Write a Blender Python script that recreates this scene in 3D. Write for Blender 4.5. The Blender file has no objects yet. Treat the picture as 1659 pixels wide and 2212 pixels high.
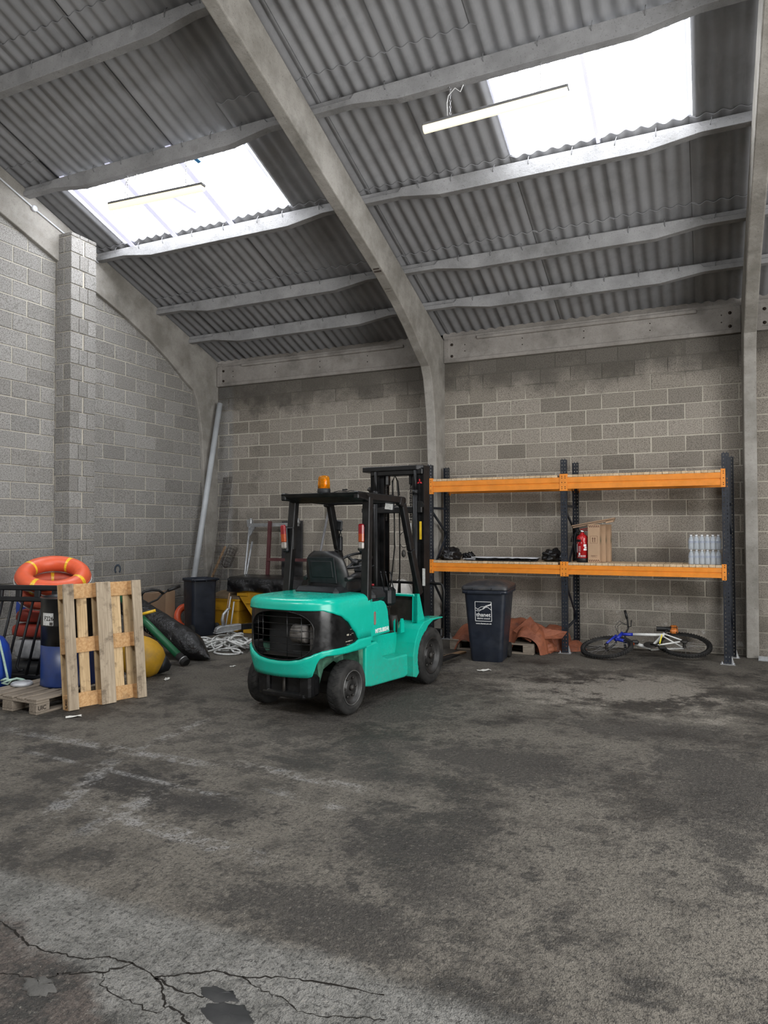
import bpy, bmesh, math, random
from mathutils import Vector, Matrix, Euler, noise as mnoise
random.seed(11)
SC = bpy.context.scene
COL = SC.collection
PI = math.pi

# ------------------------------------------------------------------ camera, world, exposure
CAM_POS = Vector((8.3728, -10.7596, 1.72))
YAW, PITCH, ROLL, FPX = 0.4275, 0.0236, -0.0026, 1533.66
def make_camera():
    f = Vector((-math.sin(YAW) * math.cos(PITCH), math.cos(YAW) * math.cos(PITCH), math.sin(PITCH)))
    r = Vector((math.cos(YAW), math.sin(YAW), 0)); u = r.cross(f)
    r2 = math.cos(ROLL) * r + math.sin(ROLL) * u
    u2 = -math.sin(ROLL) * r + math.cos(ROLL) * u
    cd = bpy.data.cameras.new('camera'); cd.sensor_fit = 'HORIZONTAL'; cd.sensor_width = 36
    cd.lens = FPX / 1659 * 36; cd.clip_start = 0.05; cd.clip_end = 200
    c = bpy.data.objects.new('camera', cd); COL.objects.link(c)
    c.matrix_world = Matrix(((r2.x, u2.x, -f.x, CAM_POS.x), (r2.y, u2.y, -f.y, CAM_POS.y), (r2.z, u2.z, -f.z, CAM_POS.z), (0, 0, 0, 1)))
    SC.camera = c
make_camera()
SC.view_settings.view_transform = 'Standard'
SC.view_settings.look = 'None'
SC.view_settings.gamma = 1
SC.view_settings.use_curve_mapping = False
SC.view_settings.exposure = -0.05
SC.cycles.adaptive_threshold = 0.025
SC.cycles.max_bounces = 6
SC.cycles.diffuse_bounces = 5
SC.cycles.glossy_bounces = 3
SC.cycles.transmission_bounces = 4
SC.cycles.transparent_max_bounces = 6
SC.cycles.caustics_reflective = False
SC.cycles.caustics_refractive = False
SKYLIGHT = 16.0      # luminance of the translucent roof lights
W = bpy.data.worlds.new('overcast'); SC.world = W; W.use_nodes = True
W.node_tree.nodes['Background'].inputs[0].default_value = (0.985, 0.985, 0.97, 1)
W.node_tree.nodes['Background'].inputs[1].default_value = 10.0
def door_portal(x, y0, y1, z1):
    ld = bpy.data.lights.new('door_daylight', 'AREA'); ld.shape = 'RECTANGLE'
    ld.size = z1; ld.size_y = y1 - y0; ld.cycles.is_portal = True
    o = bpy.data.objects.new('door_daylight', ld); COL.objects.link(o)
    o.location = (x, (y0 + y1) / 2, z1 / 2); o.rotation_euler = (0, PI / 2, 0)
door_portal(13.55, -12.2, -5.2, 4.6)

# ------------------------------------------------------------------ mesh helpers
class MB:
    """collects shapes, then links them as ONE mesh object"""
    def __init__(s): s.v = []; s.f = []; s.m = []; s.sm = []
    def add(s, vs, fs, mi=0, sm=False):
        b = len(s.v); s.v += [tuple(v) for v in vs]
        for f in fs: s.f.append(tuple(i + b for i in f)); s.m.append(mi); s.sm.append(sm)
        return s
    def box(s, c, d, rot=None, mi=0, bev=0.0):
        x, y, z = d[0] / 2, d[1] / 2, d[2] / 2; c = Vector(c)
        if bev > 0:
            b = min(bev, x * .9, y * .9, z * .9); vs = []; idx = {}
            for sx in (-1, 1):
                for sy in (-1, 1):
                    for sz in (-1, 1):
                        for a in range(3):
                            p = [sx * (x - b), sy * (y - b), sz * (z - b)]
                            p[a] = (sx * x, sy * y, sz * z)[a]
                            idx[sx, sy, sz, a] = len(vs); vs.append(Vector(p))
            fs = []
            for a in range(3):
                o = [i for i in range(3) if i != a]
                for sg in (-1, 1):
                    q = []
                    for (p1, p2) in ((-1, -1), (1, -1), (1, 1), (-1, 1)):
                        k = [0, 0, 0]; k[a] = sg; k[o[0]] = p1; k[o[1]] = p2; q.append(idx[k[0], k[1], k[2], a])
                    flip = (sg > 0) == (a == 1)
                    fs.append(q[::-1] if flip else q)
            for a in range(3):
                o = [i for i in range(3) if i != a]
                for s1 in (-1, 1):
                    for s2 in (-1, 1):
                        k = [0, 0, 0]; k[o[0]] = s1; k[o[1]] = s2
                        k[a] = -1; A = tuple(k); k[a] = 1; B = tuple(k)
                        fs.append([idx[A + (o[0],)], idx[B + (o[0],)], idx[B + (o[1],)], idx[A + (o[1],)]])
            for sx in (-1, 1):
                for sy in (-1, 1):
                    for sz in (-1, 1): fs.append([idx[sx, sy, sz, 0], idx[sx, sy, sz, 1], idx[sx, sy, sz, 2]])
        else:
            vs = [Vector((sx * x, sy * y, sz * z)) for sx in (-1, 1) for sy in (-1, 1) for sz in (-1, 1)]
            fs = [(0, 1, 3, 2), (4, 6, 7, 5), (0, 4, 5, 1), (2, 3, 7, 6), (0, 2, 6, 4), (1, 5, 7, 3)]
        if rot is not None:
            R = rot if isinstance(rot, Matrix) else Euler(rot).to_matrix()
            vs = [R @ v for v in vs]
        return s.add([v + c for v in vs], fs, mi)
    def bar(s, a, b, w, h, up=(0, 0, 1), mi=0, bev=0.0):
        """box from a to b; w across, h along up"""
        a = Vector(a); b = Vector(b); d = b - a; L = d.length; d.normalize()
        u = Vector(up); x = d.cross(u)
        if x.length < 1e-4: x = d.cross(Vector((0, 1, 0)))
        x.normalize(); z = x.cross(d)
        R = Matrix((x, d, z)).transposed()
        return s.box((a + b) / 2, (w, L, h), R, mi, bev)
    def tube(s, pts, r, n=8, cap=True, mi=0, closed=False, sm=True):
        P = [Vector(p) for p in pts]; N = len(P); rs = r if isinstance(r, (list, tuple)) else [r] * N
        vs = []; ref = None
        for i in range(N):
            if closed: t = P[(i + 1) % N] - P[i - 1]
            else: t = P[min(i + 1, N - 1)] - P[max(i - 1, 0)]
            if t.length < 1e-9: t = Vector((0, 0, 1))
            t.normalize()
            if ref is None:
                ref = t.orthogonal().normalized()
            ref = (ref - t * ref.dot(t))
            if ref.length < 1e-6: ref = t.orthogonal()
            ref.normalize(); b = t.cross(ref)
            for k in range(n):
                a = 2 * PI * k / n
                vs.append(P[i] + (ref * math.cos(a) + b * math.sin(a)) * rs[i])
        fs = []
        for i in range(N if closed else N - 1):
            j = (i + 1) % N
            for k in range(n):
                fs.append((i * n + k, i * n + (k + 1) % n, j * n + (k + 1) % n, j * n + k))
        s.add(vs, fs, mi, sm)
        if cap and not closed:
            b = len(s.v) - len(vs)
            s.f.append(tuple(b + k for k in range(n))[::-1]); s.m.append(mi); s.sm.append(False)
            s.f.append(tuple(b + (N - 1) * n + k for k in range(n))); s.m.append(mi); s.sm.append(False)
        return s
    def lathe(s, prof, c=(0, 0, 0), n=24, axis=None, mi=0, sm=True, cap=True, arc=None):
        """prof: (radius, height) list turned about z (or axis) through c"""
        R = Matrix.Identity(3)
        if axis is not None: R = Vector((0, 0, 1)).rotation_difference(Vector(axis)).to_matrix()
        c = Vector(c); vs = []
        for (r, h) in prof:
            for k in range(n):
                a = 2 * PI * k / n; vs.append(c + R @ Vector((r * math.cos(a), r * math.sin(a), h)))
        fs = []
        for i in range(len(prof) - 1):
            for k in range(n): fs.append((i * n + k, i * n + (k + 1) % n, (i + 1) * n + (k + 1) % n, (i + 1) * n + k))
        s.add(vs, fs, mi, sm)
        if cap:
            b = len(s.v) - len(vs)
            if prof[0][0] > 1e-4: s.f.append(tuple(b + k for k in range(n))[::-1]); s.m.append(mi); s.sm.append(False)
            if prof[-1][0] > 1e-4: s.f.append(tuple(b + (len(prof) - 1) * n + k for k in range(n))); s.m.append(mi); s.sm.append(False)
        return s
    def prism(s, poly, a, b, ax='x', mi=0):
        """poly of (p,q) extruded along ax from a to b; x:(y,z) y:(x,z) z:(x,y)"""
        def P(p, t): return {'x': (t, p[0], p[1]), 'y': (p[0], t, p[1]), 'z': (p[0], p[1], t)}[ax]
        n = len(poly); vs = [P(p, a) for p in poly] + [P(p, b) for p in poly]
        ar = sum(poly[i][0] * poly[(i + 1) % n][1] - poly[(i + 1) % n][0] * poly[i][1] for i in range(n))
        fl = (ar > 0) ^ (ax == 'y') ^ (a > b)
        fs = [tuple(range(n))[::-1] if fl else tuple(range(n)), tuple(range(n, 2 * n)) if fl else tuple(range(n, 2 * n))[::-1]]
        for i in range(n):
            j = (i + 1) % n; q = (i, j, n + j, n + i); fs.append(q if fl else q[::-1])
        return s.add(vs, fs, mi)
    def grid(s, rows, mi=0, sm=True, closed=False):
        """rows: list of equal-length lists of points"""
        n = len(rows[0]); vs = [p for r in rows for p in r]; fs = []
        for i in range(len(rows) - 1):
            for k in range(n if closed else n - 1):
                fs.append((i * n + k, i * n + (k + 1) % n, (i + 1) * n + (k + 1) % n, (i + 1) * n + k))
        return s.add(vs, fs, mi, sm)
    def mesh(s, name, mats):
        me = bpy.data.meshes.new(name); me.from_pydata(s.v, [], s.f)
        for m in (mats if isinstance(mats, (list, tuple)) else [mats]): me.materials.append(M[m] if isinstance(m, str) else m)
        me.polygons.foreach_set('material_index', s.m); me.polygons.foreach_set('use_smooth', s.sm)
        me.update(); return me
    def build(s, name, mats, parent=None, **tags):
        return link(name, s.mesh(name, mats), parent, **tags)

def link(name, me, parent=None, **tags):
    o = bpy.data.objects.new(name, me); COL.objects.link(o)
    if parent is not None: o.parent = parent
    tag(o, **tags); return o
def tag(o, label=None, cat=None, group=None, kind=None):
    if label: o['label'] = label
    if cat: o['category'] = cat
    if group: o['group'] = group
    if kind: o['kind'] = kind
    return o
def thing(name, label=None, cat=None, loc=(0, 0, 0), rot=(0, 0, 0), group=None, kind=None):
    o = bpy.data.objects.new(name, None); COL.objects.link(o); o.empty_display_size = .1
    o.location = loc; o.rotation_euler = rot if not isinstance(rot, (int, float)) else (0, 0, rot)
    return tag(o, label, cat, group, kind)
def dup(root, loc=None, rot=None, parent=None, **tags):
    r = root.copy(); COL.objects.link(r)
    if parent is not None: r.parent = parent
    if loc is not None: r.location = loc
    if rot is not None: r.rotation_euler = rot
    tag(r, **tags)
    for ch in list(root.children): dup(ch, parent=r)
    return r
def fix_normals(o):
    bm = bmesh.new(); bm.from_mesh(o.data); bmesh.ops.recalc_face_normals(bm, faces=bm.faces); bm.to_mesh(o.data); bm.free(); return o
def subsurf(o, l=1):
    m = o.modifiers.new('s', 'SUBSURF'); m.levels = l; m.render_levels = l; return o
def bevel(o, w=.004, seg=2):
    m = o.modifiers.new('b', 'BEVEL'); m.width = w; m.segments = seg; m.limit_method = 'ANGLE'; m.angle_limit = .7; return o
def nz(x, y, z, sc=1.0): return mnoise.noise(Vector((x * sc, y * sc, z * sc)))
def text_mesh(body, size, mat, font_bold=0.0, extrude=.0008, align='LEFT', shear=0.0, space=1.0, sx=1.0):
    cu = bpy.data.curves.new('lettering', 'FONT'); cu.body = body; cu.size = size; cu.extrude = extrude
    cu.align_x = align; cu.offset = font_bold; cu.shear = shear; cu.space_character = space
    cu.resolution_u = 3
    o = bpy.data.objects.new('t', cu); COL.objects.link(o)
    dg = bpy.context.evaluated_depsgraph_get(); me = bpy.data.meshes.new_from_object(o.evaluated_get(dg))
    bpy.data.objects.remove(o); bpy.data.curves.remove(cu)
    for v in me.vertices: v.co.x *= sx
    me.materials.clear(); me.materials.append(M[mat]); return me
def lettering(body, size, mat, parent, loc, rot, name='lettering', **k):
    o = link(name, text_mesh(body, size, mat, **k), parent)
    o.location = loc; o.rotation_euler = rot if not isinstance(rot, Matrix) else rot.to_euler(); return o

# ------------------------------------------------------------------ materials
M = {}
class NT:
    def __init__(s, name):
        m = bpy.data.materials.new(name); m.use_nodes = True; M[name] = m; s.m = m; s.t = m.node_tree; s.n = s.t.nodes; s.l = s.t.links
        s.b = s.n['Principled BSDF']
    def new(s, t, **kw):
        n = s.n.new(t)
        for k, v in kw.items(): setattr(n, k, v)
        return n
    def put(s, sock, v):
        if hasattr(v, 'is_linked') or isinstance(v, bpy.types.NodeSocket): s.l.new(v, sock)
        elif isinstance(v, (tuple, list)) and len(v) == 3 and sock.type == 'RGBA': sock.default_value = (*v, 1)
        else: sock.default_value = v
    def math(s, op, a, b=0.0, c=None, clamp=False):
        n = s.new('ShaderNodeMath', operation=op, use_clamp=clamp); s.put(n.inputs[0], a); s.put(n.inputs[1], b)
        if c is not None: s.put(n.inputs[2], c)
        return n.outputs[0]
    def ramp(s, x, lo, hi, a=0.0, b=1.0):
        n = s.new('ShaderNodeMapRange', interpolation_type='SMOOTHSTEP'); s.put(n.inputs[0], x)
        s.put(n.inputs[1], lo); s.put(n.inputs[2], hi); s.put(n.inputs[3], a); s.put(n.inputs[4], b); return n.outputs[0]
    def mix(s, f, a, b, mode='MIX'):
        n = s.new('ShaderNodeMix', data_type='RGBA', blend_type=mode); s.put(n.inputs[0], f); s.put(n.inputs[6], a); s.put(n.inputs[7], b); return n.outputs[2]
    def co(s, world=False, scale=None):
        c = s.new('ShaderNodeNewGeometry').outputs['Position'] if world else s.new('ShaderNodeTexCoord').outputs['Object']
        if scale is not None:
            mp = s.new('ShaderNodeMapping'); s.l.new(c, mp.inputs[0]); mp.inputs['Scale'].default_value = scale; c = mp.outputs[0]
        return c
    def shift(s, c, vec):
        n = s.new('ShaderNodeVectorMath', operation='ADD'); s.put(n.inputs[0], c); s.put(n.inputs[1], vec); return n.outputs[0]
    def noise(s, c, sc, det=4, rough=.6, dist=0.0):
        n = s.new('ShaderNodeTexNoise'); s.put(n.inputs['Vector'], c); s.put(n.inputs['Scale'], sc); n.inputs['Detail'].default_value = det
        n.inputs['Roughness'].default_value = rough; n.inputs['Distortion'].default_value = dist; return n.outputs['Fac']
    def voro(s, c, sc, feature='F1', out='Distance', rand=1.0):
        n = s.new('ShaderNodeTexVoronoi', feature=feature); s.put(n.inputs['Vector'], c); n.inputs['Scale'].default_value = sc
        n.inputs['Randomness'].default_value = rand; return n.outputs[out]
    def xyz(s, c):
        n = s.new('ShaderNodeSeparateXYZ'); s.l.new(c, n.inputs[0]); return n.outputs
    def rnd(s): return s.new('ShaderNodeObjectInfo').outputs['Random']
    def set(s, col=None, rough=None, metal=None, spec=None, bump=None, bd=.002, bs=1.0):
        if col is not None: s.put(s.b.inputs['Base Color'], col)
        if rough is not None: s.put(s.b.inputs['Roughness'], rough)
        if metal is not None: s.put(s.b.inputs['Metallic'], metal)
        if spec is not None: s.put(s.b.inputs['Specular IOR Level'], spec)
        if bump is not None:
            n = s.new('ShaderNodeBump'); s.put(n.inputs['Height'], bump); n.inputs['Distance'].default_value = bd; n.inputs['Strength'].default_value = bs
            s.l.new(n.outputs[0], s.b.inputs['Normal'])
        return s
def simple(name, col, rough=.5, metal=0.0, var=.25, sc=6.0, bump=0.0, dirt=None, dsc=3.0, damt=.5, spec=None):
    """plain procedural paint/plastic/metal: colour with mottling, optional dirt patches and fine relief"""
    t = NT(name); c = t.co()
    n1 = t.noise(c, sc, 5, .65)
    cc = t.mix(t.ramp(n1, .3, .7), tuple(x * (1 - var) for x in col), tuple(min(1, x * (1 + var)) for x in col))
    if dirt is not None:
        cc = t.mix(t.ramp(t.noise(c, dsc, 6, .7), .45, .75, 0, damt), cc, dirt)
    t.set(cc, t.ramp(t.noise(c, sc * 2, 3), .2, .8, max(.05, rough - .08), min(1, rough + .08)), metal, spec)
    if bump: t.set(bump=t.noise(c, sc * 12, 4), bd=bump)
    return t

# concrete blockwork: world-space speckle, per-block tint, damp and soot stains on the back wall
def mat_block():
    t = NT('block'); g = t.co(True); r = t.rnd(); x, y, z = t.xyz(g)
    off = t.new('ShaderNodeCombineXYZ'); t.put(off.inputs[0], t.math('MULTIPLY', r, 37.0)); t.put(off.inputs[2], t.math('MULTIPLY', r, 11.0))
    c = t.shift(g, off.outputs[0])
    base = t.mix(r, (.275, .247, .208), (.385, .348, .302))
    base = t.mix(t.ramp(t.math('FRACT', t.math('MULTIPLY', r, 7.3)), .86, .9, 0, .45), base, (.15, .135, .115))
    base = t.mix(t.ramp(x, .45, .35, 0, .75), base, t.mix(t.math('FRACT', t.math('MULTIPLY', r, 3.1)), (.27, .265, .255), (.37, .365, .355)))
    n = t.noise(c, 75, 2, .85); pit = t.ramp(n, .36, .55)
    base = t.mix(pit, t.mix(.62, base, (.05, .043, .036)), base)
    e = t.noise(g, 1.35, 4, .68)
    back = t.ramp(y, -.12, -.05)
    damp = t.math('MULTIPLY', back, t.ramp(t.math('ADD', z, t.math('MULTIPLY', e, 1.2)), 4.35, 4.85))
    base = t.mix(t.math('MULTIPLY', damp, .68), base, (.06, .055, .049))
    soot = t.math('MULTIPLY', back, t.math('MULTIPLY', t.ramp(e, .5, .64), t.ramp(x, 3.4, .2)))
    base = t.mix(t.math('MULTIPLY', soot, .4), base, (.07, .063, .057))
    low = t.math('MULTIPLY', t.ramp(z, 1.9, .3), t.ramp(e, .36, .6))
    base = t.mix(t.math('MULTIPLY', low, .5), base, (.085, .08, .068))
    s2 = t.noise(g, 5.2, 5, .75)
    salt = t.math('MULTIPLY', t.ramp(z, 1.1, .1), t.ramp(s2, .56, .70))
    base = t.mix(t.math('MULTIPLY', salt, .6), base, (.5, .49, .46))
    t.set(base, .95, 0, .15, bump=n, bd=.007, bs=.8)
mat_block()
def mat_mortar():
    t = NT('mortar'); g = t.co(True); x, y, z = t.xyz(g); n = t.noise(g, 9, 5, .7)
    base = t.mix(n, (.36, .33, .275), (.60, .56, .48))
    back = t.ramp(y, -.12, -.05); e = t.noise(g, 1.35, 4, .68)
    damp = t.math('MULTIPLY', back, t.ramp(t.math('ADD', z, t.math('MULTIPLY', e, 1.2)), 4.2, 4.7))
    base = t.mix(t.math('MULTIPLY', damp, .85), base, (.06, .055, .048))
    low = t.ramp(z, 1.7, .2, 0, .5); base = t.mix(low, base, (.13, .12, .10))
    t.set(base, .95, 0, .1)
mat_mortar()
def mat_concrete(name, a, b, stain=(.09, .085, .075), amt=.5, sc=2.2):
    t = NT(name); g = t.co(True)
    base = t.mix(t.ramp(t.noise(g, sc, 4, .65), .3, .7), a, b)
    base = t.mix(t.ramp(t.noise(t.shift(g, (7, 3, 1)), sc * .8, 4, .7), .5, .72, 0, amt), base, stain)
    base = t.mix(t.ramp(t.noise(g, 70, 3, .7), .3, .42, .5, 0), base, (.05, .047, .043))
    t.set(base, .92, 0, .15, bump=t.noise(g, 30, 3, .8), bd=.005)
mat_concrete('precast', (.24, .225, .20), (.385, .365, .335), amt=.4)
mat_concrete('purlin_concrete', (.25, .248, .25), (.36, .357, .36), amt=.35)
mat_concrete('eaves_concrete', (.25, .23, .21), (.36, .335, .31), amt=.4)
def mat_sheet():
    t = NT('fibre_cement'); g = t.co(True); r = t.rnd()
    base = t.mix(r, (.24, .24, .248), (.30, .30, .309))
    n = t.noise(g, 2.5, 4, .7)
    base = t.mix(t.ramp(n, .4, .75, 0, .6), base, (.185, .185, .191))
    st = t.noise(t.co(True, (9, 1.2, 1.2)), 2.2, 3, .7)
    base = t.mix(t.ramp(st, .52, .8, 0, .5), base, (.34, .34, .345))
    t.set(base, .95, 0, .1)
mat_sheet()
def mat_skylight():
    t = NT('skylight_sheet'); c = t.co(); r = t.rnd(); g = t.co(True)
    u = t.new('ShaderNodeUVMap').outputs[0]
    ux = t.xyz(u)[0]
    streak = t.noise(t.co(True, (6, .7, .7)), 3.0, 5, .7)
    val = t.ramp(ux, .12, .28)                                      # corrugation shading painted into the emission as dim lavender lines
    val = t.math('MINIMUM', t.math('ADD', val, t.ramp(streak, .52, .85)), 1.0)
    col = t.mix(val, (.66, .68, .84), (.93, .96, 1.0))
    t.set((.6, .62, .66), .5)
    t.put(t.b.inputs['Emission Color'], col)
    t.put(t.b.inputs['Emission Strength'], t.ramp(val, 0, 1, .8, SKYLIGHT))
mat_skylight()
def mat_floor():
    t = NT('yard_floor'); g = t.co(True); x, y, z = t.xyz(g)
    n1 = t.noise(g, 1.1, 5, .74); n2 = t.noise(t.shift(g, (5, 9, 0)), 4.2, 5, .82); n3 = t.noise(g, 42, 2, .8)
    base = t.mix(t.ramp(n2, .36, .62), (.026, .0225, .019), (.128, .113, .094))
    base = t.mix(t.ramp(n1, .40, .60, 0, .85), (.125, .112, .094), base)
    brk = t.math('SUBTRACT', t.math('ADD', t.math('MULTIPLY', n2, .9), t.math('MULTIPLY', n1, 1.1)), 1.0)
    base = t.mix(t.ramp(brk, .0, .16, 0, .85), base, (.022, .020, .018))           # trodden-in oil and rubber
    def blob(cx, cy, rx, ry, lo=.4, hi=1.2):
        a = t.math('DIVIDE', t.math('SUBTRACT', x, cx), rx); b = t.math('DIVIDE', t.math('SUBTRACT', y, cy), ry)
        d = t.math('SQRT', t.math('ADD', t.math('MULTIPLY', a, a), t.math('MULTIPLY', b, b)))
        return t.ramp(t.math('ADD', d, t.math('MULTIPLY', brk, 4.5)), hi, lo)
    acc = None
    for (cx, cy, rx, ry, a) in ((6.85, -7.15, .5, .35, .75), (7.05, -5.6, .8, .45, .7), (8.45, -5.5, .5, 1.1, .7), (4.72, -7.0, .45, .28, .9), (5.5, -7.15, .45, .22, .85), (3.9, -6.75, .4, .2, .8), (6.25, -6.2, .5, .2, .6), (7.15, -7.5, .3, .3, .6), (6.8, -7.95, .6, .25, .7), (5.2, -4.4, 1.0, 1.6, .65), (8.0, -4.3, .9, .35, .6), (6.0, -5.6, .35, .5, .5), (2.6, -6.6, .5, .3, .5)):
        m = t.math('MULTIPLY', blob(cx, cy, rx, ry), a); acc = m if acc is None else t.math('MAXIMUM', acc, m)
    base = t.mix(acc, base, (.020, .018, .017))
    base = t.mix(t.math('MULTIPLY', blob(7.5, -2.85, 1.15, .8), .75), base, (.26, .235, .20))   # cement spill in front of the racking
    # worn white floor lines
    wear = t.math('MULTIPLY', t.ramp(n2, .44, .60), t.ramp(n3, .36, .6, .25, 1))
    def line(x0, y0, x1, y1, w):
        L = math.hypot(x1 - x0, y1 - y0); ux, uy = (x1 - x0) / L, (y1 - y0) / L
        dx = t.math('SUBTRACT', x, x0); dy = t.math('SUBTRACT', y, y0)
        s = t.math('ADD', t.math('MULTIPLY', dx, ux), t.math('MULTIPLY', dy, uy))
        d = t.math('ABSOLUTE', t.math('SUBTRACT', t.math('MULTIPLY', dx, uy), t.math('MULTIPLY', dy, ux)))
        return t.math('MULTIPLY', t.ramp(d, w, w - .035), t.math('MULTIPLY', t.ramp(s, -.2, .2), t.ramp(s, L + .2, L - .2)))
    acc = None
    for seg in ((2.9, -6.5, 5.0, -6.54, .08), (5.25, -6.42, 6.3, -6.52, .08), (4.23, -5.6, 4.30, -6.5, .07), (4.33, -6.78, 4.76, -7.7, .09), (5.72, -6.76, 6.34, -6.88, .065), (4.8, -7.47, 6.2, -7.62, .09), (5.08, -7.08, 5.14, -7.72, .1), (3.4, -6.85, 5.6, -7.0, .045)):
        m = line(*seg); acc = m if acc is None else t.math('MAXIMUM', acc, m)
    base = t.mix(t.math('MULTIPLY', t.math('MULTIPLY', acc, wear), .6), base, (.30, .295, .29))
    # newer slab this side of the joint at y = -8.26, cracked and broken at its corner
    e = t.math('ADD', y, t.math('MULTIPLY', t.math('SUBTRACT', n1, .5), .25))
    slab = t.math('MULTIPLY', t.ramp(e, -8.18, -8.32), t.ramp(x, 8.1, 7.5))
    sc = t.mix(t.ramp(n2, .36, .64), (.095, .092, .084), (.175, .169, .156))
    br = t.ramp(t.math('ADD', t.math('ADD', y, t.math('MULTIPLY', x, .3)), t.math('MULTIPLY', t.math('SUBTRACT', n1, .5), .9)), -6.88, -7.02)
    sc = t.mix(t.math('MULTIPLY', br, .85), sc, t.mix(t.ramp(n2, .4, .6), (.020, .018, .016), (.062, .046, .038)))
    base = t.mix(slab, base, sc)
    # grit and pale specks
    base = t.mix(t.ramp(n3, .36, .47, .7, 0), base, (.028, .026, .024))
    base = t.mix(t.ramp(n3, .56, .72, 0, .45), base, (.20, .182, .155))
    vn = t.new('ShaderNodeTexVoronoi'); t.l.new(g, vn.inputs['Vector']); vn.inputs['Scale'].default_value = 30; sr = t.xyz(vn.outputs['Color']); sp = vn.outputs['Distance']
    base = t.mix(t.math('MULTIPLY', t.ramp(sp, .13, .05), t.ramp(sr[0], .82, .9, 0, .7)), base, (.27, .25, .22))
    t.set(base, t.ramp(n1, .4, .65, .92, .6), 0, .3, bump=t.noise(g, 22, 3, .85), bd=.03, bs=1.0)
mat_floor()

# ------------------------------------------------------------------ shell of the shed
ZS, SL = 4.88, .3568            # roof sheets: z = ZS - SL*y on the rear slope
RIDGE = -7.0; FRONT = -14.0; XR_END = 13.4
def zr(y): return ZS - SL * y if y >= RIDGE else ZS + SL * (y - FRONT)
def structure(name, mb, mats, label, cat): return mb.build(name, mats, None, label=label, cat=cat, kind='structure')

mb = MB(); n = 40
rows = [[(-.3 + 14.0 * i / n, FRONT + (0.4 - FRONT) * j / n, 0) for i in range(n + 1)] for j in range(n + 1)]
mb.grid(rows, sm=False)
structure('floor', mb, 'yard_floor', 'grimy stained concrete floor with worn white lines and tyre marks', 'floor')

Z0 = 4.3678
def block_mesh(name, L, H, T, jit):
    rnd = random.Random(jit); mb = MB(); mb.box((0, 0, 0), (L, T, H), bev=.006)
    mb.v = [(x + rnd.uniform(-.002, .002), y + rnd.uniform(-.0015, .0015), z + rnd.uniform(-.002, .002)) for (x, y, z) in mb.v]
    return mb.mesh(name, 'block')
_bm = {}
def block(parent, a, b, z0, z1, face, along, seed):
    """one block of the course; along 'x' for the back walls (face = y of its face), 'y' for the left wall"""
    L = round(b - a, 3); H = round(z1 - z0, 3); k = (L, H, seed % 3)
    if k not in _bm: _bm[k] = block_mesh('concrete_block', L, H, .1, seed % 3)
    o = link('concrete_block', _bm[k], parent); rr = random.Random(seed * 7919 + 13)
    d = rr.uniform(-.003, .003)
    if along == 'x': o.location = ((a + b) / 2, face + .05 + d, (z0 + z1) / 2)
    else: o.location = (face - .05 + d, (a + b) / 2, (z0 + z1) / 2); o.rotation_euler = (0, 0, PI / 2)
    o.rotation_euler = (o.rotation_euler[0], o.rotation_euler[1], o.rotation_euler[2] + rr.uniform(-.003, .003)); return o
G = .012
def course(parent, lo, hi, z0, z1, joint, face, along, seed, clip=None):
    k = math.floor((lo - joint) / .45); p = joint + .45 * k; n = 0
    while p < hi - .02:
        a, b = max(p, lo), min(p + .45, hi)
        if b - a > .06 and (clip is None or clip(a, b, z0, z1)):
            rr = random.Random(seed + n * 31); e1 = rr.uniform(-.003, .003)
            block(parent, round(a + G / 2 + e1, 3), round(b - G / 2 + e1, 3), z0 + G / 2, z1 - G / 2, face, along, seed + n)
        p += .45; n += 1
def back_wall(name, x0, x1, joint, label, blocks=True, hi=None):
    mb = MB(); mb.box(((x0 + x1) / 2, .055, 2.19), (x1 - x0, .1, 4.38))
    w = structure(name, mb, 'mortar', label, 'wall')
    for c in range(1, 21):
        z1 = Z0 - .225 * (c - 1); z0 = max(0, Z0 - .225 * c)
        if z1 - z0 < .06: continue
        course(w, x0, hi or x1, z0, z1, joint + (0 if c % 2 else .225), 0.0, 'x', c * 100)
    return w
back_wall('wall_back_left', -.1, 4.42, .528, 'grey concrete block rear wall behind the forklift, sooty under the beam')
back_wall('wall_back_middle', 4.53, 8.85, 4.956, 'grey concrete block rear wall behind the orange racking')
back_wall('wall_back_right', 8.95, XR_END, 9.2, 'strip of concrete block wall right of the last column', hi=9.9)

# left gable wall
WL_Y = -5.4
def raft_bottom(y):
    P = RB; 
    for (y0, a), (y1, b) in zip(P, P[1:]):
        if y1 <= y <= y0: return a + (b - a) * (y - y0) / (y1 - y0)
    return P[-1][1]
RB = [(0, 0), (-.22, 0), (-.33, 1.2), (-.36, 2.0), (-.40, 2.75), (-.45, 3.45), (-.52, 3.78), (-.58, 4.02), (-.68, 4.2), (-.92, 4.34), (-1.35, 4.62), (-1.75, 4.83), (-2.3, 5.07), (-2.72, 5.22), (-3.68, 5.55), (-4.6, 5.88), (-7.0, 6.735)]
mb = MB()
mb.prism([(.1, 0), (.1, zr(.1) - .03), (RIDGE, zr(RIDGE) - .03), (FRONT, zr(FRONT) - .03), (FRONT, 0)], -.2, -.008, 'x')
wl = structure('wall_left', mb, 'mortar', 'pale concrete block gable wall with a full-height pier', 'wall')
for c in range(-9, 20):
    z1 = Z0 - .213 - .225 * (c - 1); z0 = max(0, Z0 - .213 - .225 * c)
    if z1 - z0 < .06: continue
    def clip(a, b, z0, z1): return z0 < raft_bottom(a) + .03
    course(wl, WL_Y, 0.0, z0, z1, -.4515 + (0 if c % 2 == 0 else .225), 0.0, 'y', 5000 + c * 100, clip)
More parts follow.
